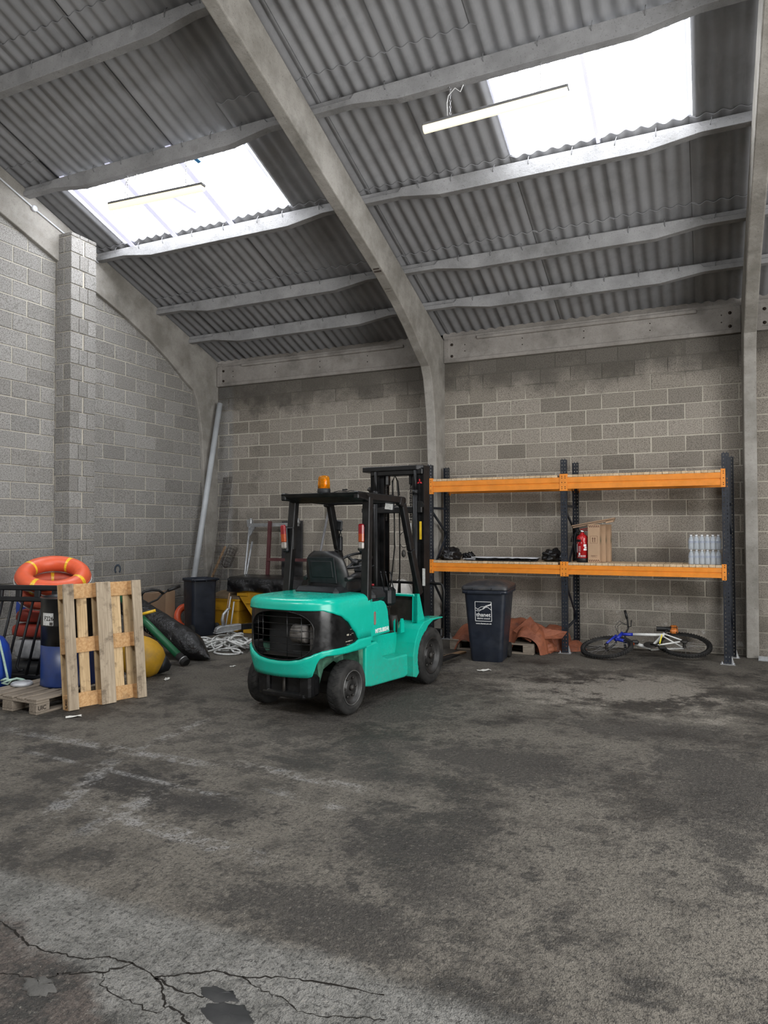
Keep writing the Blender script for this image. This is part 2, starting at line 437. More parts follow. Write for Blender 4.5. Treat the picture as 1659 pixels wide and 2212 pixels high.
# gable wall right with the roller-door opening, front wall behind the camera
mb = MB(); X = XR_END; top = lambda y: zr(y) - .03
mb.prism([(.1, 0), (.1, top(.1)), (-5.2, top(-5.2)), (-5.2, 0)], X, X + .2, 'x')
mb.prism([(-5.2, 4.6), (-5.2, top(-5.2)), (RIDGE, top(RIDGE)), (-12.2, top(-12.2)), (-12.2, 4.6)], X, X + .2, 'x')
mb.prism([(-12.2, 0), (-12.2, top(-12.2)), (FRONT, top(FRONT)), (FRONT, 0)], X, X + .2, 'x')
structure('wall_right', mb, 'block', 'block gable wall with a large open doorway', 'wall')
mb = MB(); mb.box((6.6, FRONT - .05, 2.42), (14, .1, 4.84))
structure('wall_front', mb, 'block', 'block wall behind the viewer', 'wall')

# block pier on the left wall
PY0, PY1, PX = -3.6, -3.145, .31
mb = MB(); mb.box((PX / 2 - .009, (PY0 + PY1) / 2, 2.94), (PX - .024, PY1 - PY0 - .026, 5.86))
pier = structure('wall_pier', mb, 'mortar', 'bright square block pier standing against the left gable wall', 'pier')
_pm = {}
for k in range(27):
    z0 = k * .225; z1 = min(z0 + .225, 5.96 - (.05 if k == 26 else 0))
    if z1 - z0 < .05: continue
    def pb(x0, x1, y0, y1, s):
        key = (round(x1 - x0, 3), round(y1 - y0, 3), round(z1 - z0, 3))
        if key not in _pm:
            mb = MB(); mb.box((0, 0, 0), (key[0] - .008, key[1] - .008, key[2] - .012), bev=.006); _pm[key] = mb.mesh('concrete_block', 'block')
        o = link('concrete_block', _pm[key], pier); rr = random.Random(s)
        o.location = ((x0 + x1) / 2 + rr.uniform(-.002, .002), (y0 + y1) / 2 + rr.uniform(-.002, .002), (z0 + z1) / 2)
    if k % 2 == 0:
        for q in range(3): pb(.02, PX, PY0 + .1517 * q, PY0 + .1517 * (q + 1), k * 10 + q)
    else:
        pb(PX - .145, PX, PY0, PY0 + .215, k * 10); pb(PX - .145, PX, PY1 - .215, PY1, k * 10 + 1)
        pb(.0, PX - .15, PY0, PY0 + .215, k * 10 + 2)

# precast portal frames
simple('rusty_steel', (.045, .032, .025), .7, .5, .4, 20)
def frame(name, x0, x1, label, full=True):
    t = thing(name, label, 'frame', kind='structure')
    top = lambda y: zr(y) - (.15 if x0 > 1 else .035)
    front = [p for p in RB[1:]]
    kn = 8                                   # RB index of the knee
    leg = [(.08, 0)] + RB[1:] + [(RIDGE, top(RIDGE)), (-.02, top(-.02)), (.08, 4.68)]
    mb = MB(); mb.prism(leg, x0, x1); c = mb.build('frame_leg', 'precast', t); fix_normals(c); bevel(c, .014)
    if full:
        my = lambda P: [(FRONT - y, z) for (y, z) in P]
        mb = MB(); mb.prism(my(leg), x0, x1); fix_normals(mb.build('frame_leg', 'precast', t))
    return t
FX = [(-.1, .06), (4.40, 4.55), (8.82, 8.97), (13.2, 13.35)]
frame('portal_frame', *FX[0], 'precast concrete portal frame set into the left gable wall')
fm = frame('portal_frame', *FX[1], 'precast concrete portal frame rising behind the forklift mast')
frame('portal_frame', *FX[2], 'precast concrete portal frame at the right edge beside the racking')
frame('portal_frame', *FX[3], 'precast concrete portal frame against the right gable wall')
mb = MB()
for y, z in ((-2.42, 5.12), (-2.05, 4.98)):
    mb.box((4.475, y, z + .02), (.08, .05, .06), (.34, 0, 0)); mb.box((4.475, y + .035, z - .02), (.10, .012, .03), (.34, 0, 0))
mb.build('bolt_pocket', 'rusty_steel', fm)

# eaves beams
def eaves(x0, x1, label):
    t = thing('trim_eaves_beam', label, 'beam', kind='structure'); mb = MB()
    zb, zt = 4.37, 4.745; f = -.05
    mb.box(((x0 + x1) / 2, .03, (zb + zt) / 2), (x1 - x0, .10, zt - zb))           # recessed web
    mb.box(((x0 + x1) / 2, f + .02, zb + .03), (x1 - x0, .04, .06), bev=.008)       # bottom lip
    for a, b in ((x0, x0 + .10), (x1 - .10, x1)): mb.box(((a + b) / 2, f + .018, (zb + zt) / 2), (b - a, .04, zt - zb), bev=.008)
    mb.box(((x0 + x1) / 2, f + .02, zt - .015), (x1 - x0 - 1.1, .05, .05), bev=.008)
    mb.box(((x0 + x1) / 2, .02, zt + .02), (x1 - x0, .08, .05)); mb.box(((x0 + x1) / 2, .09, zt + .04), (x1 - x0 + .2, .05, .2))
    mb.build('beam_body', 'eaves_concrete', t)
    mb = MB()
    for a in (x0 + .135, x1 - .135):
        for z in (4.475, 4.66): mb.lathe([(.0, 0), (.022, 0), (.022, .012), (.012, .012), (.012, .02), (0, .02)], (a, -.018, z), 8, (0, -1, 0))
    k = x0 + .35
    while k < x1 - .2:
        for z in (4.54, 4.64): mb.lathe([(.0, 0), (.009, 0), (.009, .004), (0, .004)], (k, -.02, z), 6, (0, -1, 0))
        k += .92
    mb.build('bolt', 'rusty_steel', t)
 
eaves(.07, 4.40, 'concrete eaves beam over the wall left of the middle frame')
eaves(4.55, 8.82, 'concrete eaves beam over the wall above the racking')
eaves(8.97, 13.2, 'concrete eaves beam beyond the right frame')

# purlins with hook bolts
simple('hook_steel', (.2, .2, .205), .6, .3, .3, 30)
hk = MB(); hk.tube([(0, -.04, .09), (0, -.062, .055), (0, -.066, .015), (0, -.05, -.012)], .0042, 5)
HOOK = None
PUR = [-.783, -1.594, -2.869, -4.126, -5.40, -6.65]
def purlin(x0, x1, y, label):
    global HOOK
    if HOOK is None: HOOK = hk.mesh('hook_bolt', 'hook_steel')
    zt = zr(y) - .03; zb = zr(y) - .15; mb = MB(); rows = []
    L = x1 - x0
    st = [(0, 0, .07), (.52, 0, .07), (.56, -.005, .115), (1.05, -.075, .115), (L - 1.05, -.075, .115), (L - .56, -.005, .115), (L - .52, 0, .07), (L, 0, .07)]
    for (s, b, l) in st:
        x = x0 + s
        rows.append([(x, y + .05, zt), (x, y + .05, zb + b), (x, y - .05, zb + b), (x, y - .055, zb + l - .012), (x, y - .03, zb + l), (x, y - .026, zt)])
    mb.grid(rows, sm=False, closed=True); mb.add(rows[0], [tuple(range(6))]); mb.add(rows[-1], [tuple(range(6))[::-1]])
    p = fix_normals(structure('purlin', mb, 'purlin_concrete', label, 'purlin')); bevel(p, .006, 1)
    k = x0 + .3 + random.uniform(0, .1)
    while k < x1 - .1:
        h = link('hook_bolt', HOOK, p); h.location = (k, y, zt - .06); h.rotation_euler = (0, random.uniform(-.25, .25), 0)
        k += .46 + random.uniform(-.06, .1)
ORD = ['lowest', 'second lowest', 'third', 'fourth', 'fifth', 'highest']
for (x0, x1, w) in ((.062, 4.47, 'in the bay left of the middle frame'), (4.48, 8.89, 'in the bay over the racking'), (8.90, 13.3, 'beyond the right frame')):
    for i, y in enumerate(PUR):
        purlin(x0, x1, y, '%s concrete purlin from the eaves %s' % (ORD[i], w))

# corrugated roof: each sheet its own piece
def sheet_mesh(name, w, y0, y1, mat, amp=.0155, ncor=6, lap=.06, lift=.022, uv=False):
    """sheet local: x 0..w+lap, y from y0 (low end) to y1 (up the slope)"""
    mb = MB(); S = 8; n = int(round(ncor * S * (w + lap) / w)); th = .007
    def row(y, dz):
        z = zr(y) + dz
        return [((w + lap) * i / n, y, z + amp * math.cos(2 * PI * i * (w + lap) / w * ncor / n)) for i in range(n + 1)]
    ym = (y0 + y1) / 2
    mb.grid([row(y0, lift), row(ym, lift * .5), row(y1, 0)])
    if not uv:
        mb.grid([row(y1, th), row(ym, lift * .5 + th), row(y0, lift + th)])
        for y, d in ((y1, 0), (y0, lift)):
            a, b = row(y, d), row(y, d + th); mb.grid([a, b], sm=False)
    me = mb.mesh(name, mat)
    if uv:
        ul = me.uv_layers.new(name='u')
        for lp in me.loops:
            co = me.vertices[lp.vertex_index].co
            ul.data[lp.index].uv = (.5 - .5 * math.cos(2 * PI * co.x / w * ncor), co.y)
    return me
mb = MB()
mb.add([(-.3, RIDGE, zr(RIDGE) + .09), (13.7, RIDGE, zr(RIDGE) + .09), (13.7, .3, zr(.3) + .09), (-.3, .3, zr(.3) + .09)], [])
# outer skin of the front slope (behind the viewer) with openings for its roof lights
def slope_skin(mb, openings, ya, yb):
    xs = sorted({-.3, 13.7, *[a for o in openings for a in o[:2]]}); ys = sorted({ya, yb, *[a for o in openings for a in o[2:]]})
    for i in range(len(xs) - 1):
        for j in range(len(ys) - 1):
            cx, cy = (xs[i] + xs[i + 1]) / 2, (ys[j] + ys[j + 1]) / 2
            if any(o[0] < cx < o[1] and o[2] < cy < o[3] for o in openings): continue
            q = [(xs[i], ys[j]), (xs[i + 1], ys[j]), (xs[i + 1], ys[j + 1]), (xs[i], ys[j + 1])]
            mb.add([(x, y, zr(y) + .02) for x, y in q], [(0, 1, 2, 3)])
FRO = [(a, b, FRONT + 2.9, FRONT + 4.15) for a, b in ((.7, 3.4), (5.0, 7.8), (9.3, 12.2))]
mb = MB(); slope_skin(mb, FRO, FRONT - .2, RIDGE)
ceil = structure('ceiling', mb, 'fibre_cement', 'grey corrugated fibre cement roof sheets', 'roof')
ROWS = [(.22, -1.76), (-1.55, -2.92), (-2.74, -4.42), (-3.90, -5.66), (-5.45, -7.03)]
SKY_TOP = -4.02
LAT_L = [-.38 + .955 * k for k in range(6)]   # the last one closes the gap over the middle frame
LAT_R = [4.518 + .9335 * k for k in range(10)]
SKY = {}
for lat in (LAT_L, LAT_R):
    w = lat[1] - lat[0]
    for ri, (ya, yb) in enumerate(ROWS):
        me = sheet_mesh('roof_sheet', w, ya, yb, 'fibre_cement')
        for x in lat:
            if lat is LAT_L and x > 4.3:
                o = link('roof_sheet', sheet_mesh('roof_sheet', .16, ya, yb, 'fibre_cement', ncor=1), ceil); o.location = (x, 0, -.006); continue
            c = x + w / 2
            if ri == 2:
                w_i = 1 if .575 < c < 3.44 else 2 if 6.38 < c < 8.26 else 3 if 10.1 < c < 12 else 0
                if w_i:
                    SKY.setdefault(w_i, []).append((x, w)); continue
            o = link('roof_sheet', me, ceil); o.location = (x, 0, .0 + (.011 if int(round((x - lat[0]) / w)) % 2 else 0)); 
simple('blue_tape', (.02, .16, .35), .5)
t = NT('lap_grp'); t.set((.45, .45, .52), .6); t.put(t.b.inputs['Emission Color'], (.62, .62, .80, 1)); t.b.inputs['Emission Strength'].default_value = 1.0
LBL = {1: 'corrugated translucent skylight left of the middle frame', 2: 'corrugated translucent skylight over the racking bay', 3: 'corrugated translucent skylight beyond the right frame'}
for k, L in SKY.items():
    t = thing('window_%d' % k, LBL[k], 'skylight', kind='structure'); w = L[0][1]
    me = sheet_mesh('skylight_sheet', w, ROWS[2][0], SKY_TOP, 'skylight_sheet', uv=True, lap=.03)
    me2 = None
    for (x, w) in L:
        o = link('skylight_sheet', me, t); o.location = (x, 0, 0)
    if k == 1:
        mb = MB()   # side laps and the patched tear
        for x in (L[0][0] + .16, L[1][0] + .0, L[2][0] + .02):
            mb.prism([(x - .03, 0), (x + .05, 0), (x + .05, .004), (x - .03, .004)], 0, 1, 'y')
        mb.v = [(x, -2.76 - 1.4 * y, zr(-2.76 - 1.4 * y) - .032 + z) for (x, y, z) in mb.v]
        mb.build('lap_strip', 'lap_grp', t)
        mb = MB(); mb.bar((1.98, -3.62, zr(-3.62) - .04), (2.16, -3.2, zr(-3.2) - .04), .06, .01); mb.build('patch_strip', 'lap_grp', t)
        mb = MB(); mb.bar((2.72, -3.98, zr(-3.98) - .04), (2.76, -3.86, zr(-3.86) - .04), .06, .01); mb.build('blue_patch', 'blue_tape', t)
    if k == 2:
        mb = MB(); x = L[1][0]; mb.bar((x + .01, -4.1, zr(-4.1) - .03), (x + .03, -2.9, zr(-2.9) - .03), .035, .01); mb.build('lap_strip', 'lap_grp', t)
for i, (a, b, ya, yb) in enumerate(FRO):
    t = thing('window_%d' % (4 + i), 'translucent skylight in the front slope, number %d from the left' % (i + 1), 'skylight', kind='structure')
    mb = MB(); mb.add([(a, ya, zr(ya)), (b, ya, zr(ya)), (b, yb, zr(yb)), (a, yb, zr(yb))], [(0, 1, 2, 3)])
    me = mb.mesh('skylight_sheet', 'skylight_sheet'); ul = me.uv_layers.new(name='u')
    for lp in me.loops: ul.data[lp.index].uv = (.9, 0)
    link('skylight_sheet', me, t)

# ------------------------------------------------------------------ forklift
def mat_fork_paint():
    t = NT('forklift_green'); c = t.co(); g = t.co(True)
    n = t.noise(c, 5, 6, .7); n2 = t.noise(c, 22, 5, .75)
    col = t.mix(t.ramp(n, .3, .7), (.002, .365, .268), (.003, .405, .30))
    z = t.xyz(g)[2]
    dust = t.math('MULTIPLY', t.ramp(z, .62, .25), t.ramp(n2, .35, .65, .2, .8))
    col = t.mix(t.math('MULTIPLY', dust, .35), col, (.10, .17, .14))
    chip = t.ramp(t.math('ADD', n2, t.math('MULTIPLY', n, .5)), 1.06, 1.08)
    col = t.mix(chip, col, (.03, .025, .02))
    t.set(col, t.ramp(n, .3, .7, .18, .30), 0, .5)
mat_fork_paint()
simple('fork_green_dirty', (.045, .13, .085), .75, 0, .5, 9, dirt=(.05, .045, .04), damt=.8)
simple('black_paint', (.006, .006, .0065), .22, 0, .4, 8, dirt=(.02, .019, .018), dsc=6, damt=.3, spec=.4)
simple('black_frame', (.006, .006, .0065), .45, 0, .4, 10, dirt=(.018, .017, .016), dsc=5, damt=.4, spec=.3)
simple('black_vinyl', (.010, .010, .011), .42, 0, .3, 14, bump=.0008)
simple('black_plastic', (.009, .010, .012), .5, 0, .3, 10, dirt=(.03, .03, .03), dsc=4, damt=.25, spec=.35)
simple('rubber', (.018, .0175, .017), .85, 0, .35, 8, dirt=(.05, .047, .043), dsc=4, damt=.7, spec=.25)
simple('grease_steel', (.02, .018, .016), .55, .2, .5, 9, dirt=(.06, .05, .04), damt=.6)
simple('bright_steel', (.45, .45, .46), .35, .8, .2, 14)
simple('galvanised', (.40, .41, .42), .45, .7, .25, 12)
simple('chrome', (.7, .7, .7), .15, 1.0, .1, 10)
simple('white_print', (.75, .75, .74), .5, 0, .05, 10)
simple('white_sticker', (.62, .62, .60), .5, 0, .12, 40, dirt=(.1, .1, .1), dsc=50, damt=.5)
simple('yellow_sticker', (.72, .47, .02), .5, 0, .1, 10)
simple('red_print', (.55, .02, .03), .5, 0, .1, 10)
simple('lens_red', (.20, .004, .008), .2, 0, .2, 30)
simple('lens_orange', (.30, .04, .004), .2, 0, .2, 30)
simple('lens_clear', (.24, .21, .19), .2, 0, .2, 30)
simple('dark_void', (.01, .01, .01), .8, 0, .2, 5)
simple('radiator_core', (.14, .13, .12), .7, .2, .4, 25)
simple('amber_core', (.85, .35, .03), .25, .3, .2, 20)
t = NT('amber_lens'); t.set((.95, .32, .01), .12); t.b.inputs['Transmission Weight'].default_value = .7; t.b.inputs['IOR'].default_value = 1.3

FL = thing('forklift', 'turquoise green forklift truck with black overhead guard and orange beacon', 'forklift', (4.837, -4.83, 0), (0, 0, -math.radians(5)))
def fp(name, mb, mats, parent=None, **k): return mb.build(name, mats, parent or FL, **k)
def interp(T, s):
    s = abs(s)
    for (a, x), (b, y) in zip(T, T[1:]):
        if a <= s <= b:
            k = (s - a) / (b - a); k2 = k * k * (3 - 2 * k) * .5 + k * .5; return x + (y - x) * k2
    return T[-1][1] if s > T[-1][0] else T[0][1]
simple('scuff_paint', (.33, .30, .24), .8, 0, .5, 60, dirt=(.02, .02, .02), dsc=45, damt=1.0)
def counterweight():
    Wd, YC, D, N = .5, -.04, .40, 2.7; half = []
    K = 60
    for i in range(K + 1):
        a = i / K * PI / 2; half.append((Wd * math.sin(a) ** (2 / N), YC - D * math.cos(a) ** (2 / N)))
    for k in range(1, 23): half.append((Wd + .004 * k / 22, YC + (.42 + .01) * k / 22))
    S = [0]
    for a, b in zip(half, half[1:]): S.append(S[-1] + math.hypot(b[0] - a[0], b[1] - a[1]))
    pts = [(-x, y) for x, y in half[::-1]] + half[1:]; ss = [-q for q in S[::-1]] + S[1:]
    UP = [(0, .985), (.45, .985), (.53, .962), (.65, .926), (.767, .864), (.895, .754), (.965, .672), (9, .672)]
    LO = [(0, .522), (.10, .526), (.22, .543), (.32, .577), (.39, .605), (.455, .622), (.56, .631), (.767, .633), (.90, .648), (.965, .672), (9, .672)]
    GB = [(0, .375), (.30, .382), (.35, .392), (.375, .45), (.40, .52), (.425, .556), (.49, .578), (.65, .576), (.765, .572), (9, .572)]
    ZT = 1.09
    def nrm(i):
        a = Vector(pts[max(0, i - 1)]); b = Vector(pts[min(len(pts) - 1, i + 1)]); d = (b - a).normalized(); return Vector((d.y, -d.x))
    nr = [nrm(i) for i in range(len(pts))]
    def P(i, z, ins=0.0):
        taper = .035 * max(0, (.55 - z) / .18) + .012 * max(0, (z - .95) / .14)
        q = Vector(pts[i]) - nr[i] * (ins + taper); return (q.x, q.y, z)
    n = len(pts); idx = range(n)
    mb = MB()
    lowr = []
    for k in range(5):
        lowr.append([P(i, interp(GB, ss[i]) + (interp(LO, ss[i]) - interp(GB, ss[i])) * k / 4) for i in idx])
    # rounded lower lip and lip into the recess
    lip = [[P(i, interp(GB, ss[i]) + .012, .05) for i in idx], [P(i, interp(GB, ss[i]), .012) for i in idx]]
    rec = [P(i, interp(LO, ss[i]), .018) for i in idx]
    mb.grid(lip + lowr + [rec])
    upr = []
    for k in range(6): upr.append([P(i, interp(UP, ss[i]) + (ZT - .06 - interp(UP, ss[i])) * k / 5) for i in idx])
    topc = [[P(i, ZT - .06 + .06 * math.sin(a), .07 * (1 - math.cos(a))) for i in idx] for a in (.3, .6, .9, 1.2, PI / 2)]
    rec2 = [P(i, interp(UP, ss[i]), .018) for i in idx]
    flat = [[(p[0] * f, p[1] * f + (1 - f) * .36, ZT + .012 * (1 - f)) for p in topc[-1]] for f in (.8, .4, .02)]
    mb.grid([rec2] + upr + topc + flat)
    o = fp('counterweight', mb, 'forklift_green')
    # black painted recess around the grille opening
    gw, gz0, gz1 = .375, .535, .975; gc = (gz0 + gz1) / 2; gh = (gz1 - gz0) / 2
    def oval(s, off=.07):
        k = abs(s) / gw
        return None if k >= 1 else gh * (1 - k ** 2.6) ** (1 / 2.6)
    mb = MB()
    A = [i for i in idx if abs(ss[i]) <= .97]
    ins = .018
    lo1, lo2, hi1, hi2 = [], [], [], []
    for i in A:
        h = oval(ss[i]); a, b = interp(LO, ss[i]), interp(UP, ss[i])
        m0 = (gc - h if h else gc); m1 = (gc + h if h else gc)
        m0 = min(max(m0, a + .001), b); m1 = max(min(m1, b - .001), a)
        lo1.append((i, a, m0)); hi1.append((i, m1, b))
    for L in (lo1, hi1):
        mb.grid([[P(i, a + (b - a) * k / 5, ins) for (i, a, b) in L] for k in range(6)])
    G_ = [i for i in idx if abs(ss[i]) < gw]
    for sg in (-1, 1):
        mb.grid([[P(i, gc + sg * oval(ss[i]), ins + d) for i in G_] for d in (0, .03, .09)])
    p = fp('rear_panel', mb, 'black_paint')
    # inside the opening: dark chamber, fan shroud, counterweight passage
    mb = MB(); mb.grid([[P(i, z, ins + .16) for i in G_] for z in (gz0 - .01, gc, gz1 + .01)]); fp('radiator', mb, 'dark_void')
    mb = MB(); mb.grid([[P(i, gz0 + .03 + .02 * 0, ins + d) for i in G_] for d in (.02, .16)]); fp('duct_floor', mb, 'grease_steel')
    mb = MB(); mb.lathe([(.0, 0), (.085, 0), (.085, .14), (.08, .15), (0, .15)], (.10, -.30, .765), 20, (1, 0, 0)); mb.box((.29, -.25, .74), (.09, .05, .26), (0, 0, .5)); mb.box((.31, -.23, .66), (.10, .04, .05), (0, 0, .5)); fp('silencer', mb, 'radiator_core')
    # grille bars follow the surface
    for z in (.62, .68, .74, .80, .86, .92):
        w = gw * (max(0, 1 - abs((z - gc) / gh) ** 2.6)) ** (1 / 2.6)
        L = [i for i in idx if abs(ss[i]) < w]
        mb = MB(); mb.tube([P(i, z, ins + .012) for i in L], .0035, 5); fp('grille_bar', mb, 'black_paint')
    for s0 in (-.27, -.20, .09, .245):
        i = min(idx, key=lambda k: abs(ss[k] - s0)); h = oval(ss[i])
        mb = MB(); mb.tube([P(i, gc - h, ins + .008), P(i, gc + h, ins + .008)], .0035, 5); fp('grille_bar', mb, 'black_paint')
    mb = MB(); ring = [P(i, gc - oval(ss[i]), ins - .002) for i in G_] + [P(i, gc + oval(ss[i]), ins - .002) for i in G_[::-1]]
    mb.tube(ring, .006, 6, closed=True); fp('grille_ring', mb, 'black_paint')
    # scuffs on the black panel
    mb = MB()
    for (s0, z, w, h) in ((.79, .735, .035, .03), (.83, .73, .02, .01), (.80, .675, .07, .012), (.85, .78, .03, .006), (.86, .74, .03, .005), (.80, .645, .04, .005)):
        ii = [i for i in idx if abs(ss[i] - s0) < w]
        if len(ii) > 1: mb.grid([[P(i, z + q * h * (.6 + .4 * nz(i, z * 50, 1)), ins - .0012) for i in ii] for q in (-.5, .5)])
    fp('scuff', mb, 'scuff_paint')['kind'] = 'stuff'
counterweight()

# lower rear: tow block, axle, inner arch plates
mb = MB(); mb.box((0, -.24, .285), (.60, .15, .20), bev=.03); mb.box((-.235, -.30, .29), (.13, .10, .21), bev=.02); mb.box((.235, -.30, .29), (.13, .10, .21), bev=.02); mb.box((0, -.31, .205), (.5, .1, .06), bev=.02)
fp('tow_block', mb, 'black_paint')
mb = MB(); mb.tube([(0, -.335, .19), (0, -.335, .40)], .014, 10); mb.lathe([(.0, 0), (.03, 0), (.03, .012), (0, .012)], (0, -.335, .39), 12); fp('tow_pin', mb, 'grease_steel')
mb = MB(); mb.box((0, 0, .25), (.72, .16, .13), bev=.01); mb.box((0, .02, .20), (.86, .10, .05), bev=.01); mb.box((.30, -.02, .33), (.12, .12, .12)); mb.box((-.30, -.02, .33), (.12, .12, .12)); fp('steer_axle', mb, 'grease_steel')
mb = MB(); mb.prism([(-.18, .30), (-.24, .56), (.30, .60), (.30, .24), (.22, .22), (.18, .40), (.05, .47), (-.12, .42)], -.29, .29); mb.prism([(.20, .62), (.30, .62), (.30, .22), (.25, .22)], -.47, .47); mb.prism([(-.2, .55), (.3, .58), (.3, .62), (-.2, .62)], -.46, .46); fp('wheel_arch_plate', mb, 'fork_green_dirty')

# wheels
simple('wheel_rim', (.013, .0125, .012), .5, .1, .5, 8, dirt=(.045, .042, .04), dsc=5, damt=.5)
simple('bright_rim', (.16, .16, .155), .45, .6, .3, 12)
def wheel(name, x, y, r, w, side, yaw=0.0):
    """side: +1 outer face to the right"""
    t = thing(name); t.parent = FL; t.location = (x, y, r); t.rotation_euler = (0, 0, yaw)
    mb = MB(); h = w / 2
    mb.lathe([(r * .62, -h * .9), (r * .72, -h), (r * .9, -h * .96), (r * .965, -h * .82), (r * .988, -h * .5), (r * .988, h * .5), (r * .965, h * .82), (r * .9, h * .96), (r * .85, h), (r * .80, h * .97), (r * .78, h), (r * .70, h * .98), (r * .66, h * .9), (r * .62, h * .86)], (0, 0, 0), 40, (1, 0, 0), cap=False)
    mb.build('tyre', 'rubber', t)
    mb = MB(); K = 26
    for k in range(K):                                     # tread lugs
        a = 2 * PI * k / K
        for sg in (-1, 1):
            aa = a + (PI / K if sg > 0 else 0); pts = []
            for q, off in ((.02, .10), (.35, .06), (.62, .0), (.80, .0)):
                pts.append((sg * h * q, aa + off))
            for (x0, a0), (x1, a1) in zip(pts, pts[1:]):
                dw = .072
                vs = []
                for (xx, ab) in ((x0, a0), (x1, a1)):
                    for da in (-dw, dw):
                        for rr in (r * .965, r * 1.0 - .016 * (abs(xx) / h) ** 4):
                            vs.append((xx, rr * math.cos(ab + da), rr * math.sin(ab + da)))
                mb.add(vs, [(0, 1, 3, 2), (4, 6, 7, 5), (1, 5, 7, 3), (0, 4, 5, 1), (2, 3, 7, 6)])
    fix_normals(mb.build('tread', 'rubber', t))
    s = side; mb = MB()
    mb.lathe([(r * .65, s * h * .80), (r * .64, s * h * .93), (r * .60, s * h * .93), (r * .57, s * h * .55), (r * .48, s * h * .35), (r * .30, s * h * .42), (r * .28, s * h * .60), (r * .24, s * h * .62), (0, s * h * .62)], (0, 0, 0), 32, (1, 0, 0), cap=False)
    mb.lathe([(r * .65, -s * h * .8), (r * .4, -s * h * .5), (0, -s * h * .5)], (0, 0, 0), 24, (1, 0, 0), cap=False)
    rim = mb.build('rim', 'wheel_rim', t)
    mb = MB(); mb.lathe([(0, 0), (r * .045, 0), (r * .045, .02), (0, .02)], (0, 0, 0), 6, (s, 0, 0)); nut = mb.mesh('wheel_nut', 'grease_steel')
    for k in range(6):
        a = k * PI / 3; o = link('wheel_nut', nut, rim); o.location = (s * h * .40, r * .37 * math.cos(a), r * .37 * math.sin(a))
    mb = MB(); mb.lathe([(0, 0), (r * .12, 0), (r * .10, .03), (0, .035)], (s * h * .6, 0, 0), 14, (s, 0, 0)); mb.build('hub_cap', 'grease_steel', rim)
    if r < .28:
        mb = MB(); mb.tube([(s * h * .94, r * .625 * math.cos(a * PI / 20), r * .625 * math.sin(a * PI / 20)) for a in range(40)], .004, 5, closed=True); mb.build('rim_ring', 'bright_rim', rim)
    return t
wheel('rear_wheel', .462, .01, .25, .145, 1, .0); wheel('rear_wheel', -.462, .01, .25, .145, -1, .0)
wheel('front_wheel', .51, 1.56, .312, .20, 1); wheel('front_wheel', -.51, 1.56, .312, .20, -1)

# chassis sides with step, fenders
for s in (1, -1):
    def X(a): return a * s
    mb = MB()
    sill = [(.285, .20), (.29, .60), (.50, .61), (.545, .585), (.575, .50), (.64, .43), (.74, .40), (.86, .39), (1.16, .385), (1.17, .16), (1.10, .145), (.40, .18)]
    mb.prism(sill, X(.33), X(.505)); a = fp('side_sill', mb, 'forklift_green'); fix_normals(a); bevel(a, .02, 3)
    mb = MB(); mb.prism([(.28, .25), (.28, .62), (.50, .63), (1.20, .60), (1.20, .2)], X(.05), X(.345)); fix_normals(fp('chassis_side', mb, 'forklift_green'))
    fen = [(1.155, .145), (1.23, .125), (1.285, .16), (1.305, .24), (1.335, .40), (1.41, .553), (1.52, .645), (1.65, .69), (1.90, .69), (1.90, .705), (1.60, .715), (1.42, .70), (1.29, .63), (1.20, .50), (1.155, .36)]
    mb = MB(); mb.prism(fen, X(.31), X(.575)); a = fp('front_fender', mb, 'forklift_green'); fix_normals(a); bevel(a, .008, 2)
    mb = MB(); mb.prism([(1.15, .20), (1.15, .62), (1.42, .70), (1.9, .70), (1.9, .45), (1.55, .60), (1.30, .45), (1.28, .2)], X(.28), X(.32)); fix_normals(fp('fender_inner', mb, 'fork_green_dirty'))
    post = [(1.375, .69), (1.385, 1.0), (1.45, 1.0), (1.57, .71)]
    mb = MB(); mb.prism(post, X(.46), X(.50)); mb.prism([(1.375, .69), (1.385, 1.0), (1.40, 1.0), (1.40, .69)], X(.445), X(.50)); fix_normals(fp('cowl_post', mb, 'forklift_green'))
mb = MB(); mb.box((0, .75, .36), (.66, .9, .40)); mb.box((0, 1.5, .40), (.5, .5, .30)); mb.box((0, .78, .60), (.68, .85, .03)); fp('floor_well', mb, 'grease_steel')
mb = MB(); mb.tube([(-.28, 1.36, .52), (.25, 1.36, .52)], .10, 14); mb.tube([(.05, 1.28, .72), (.30, 1.22, .70)], .075, 14); mb.box((-.1, 1.36, .74), (.5, .12, .22), bev=.01); mb.tube([(.30, 1.20, .60), (.30, 1.20, .78)], .05, 12); fp('pedal_gear', mb, 'grease_steel')
mb = MB()
for x in (.335, .415): mb.prism([(1.16, .60), (1.16, .72), (1.18, .75), (1.21, .75), (1.23, .72), (1.24, .60)], x - .008, x + .008)
fix_normals(fp('hinge_bracket', mb, 'forklift_green'))
mb = MB(); mb.box((0, 1.47, .80), (.84, .05, .34)); mb.box((-.1, 1.40, .86), (.5, .1, .1), bev=.02); fp('dash_panel', mb, 'grease_steel')
mb = MB(); mb.box((0, 1.405, .985), (.94, .05, .03), bev=.006); mb.box((-.22, 1.39, .93), (.44, .012, .10)); fp('cowl_panel', mb, 'forklift_green')

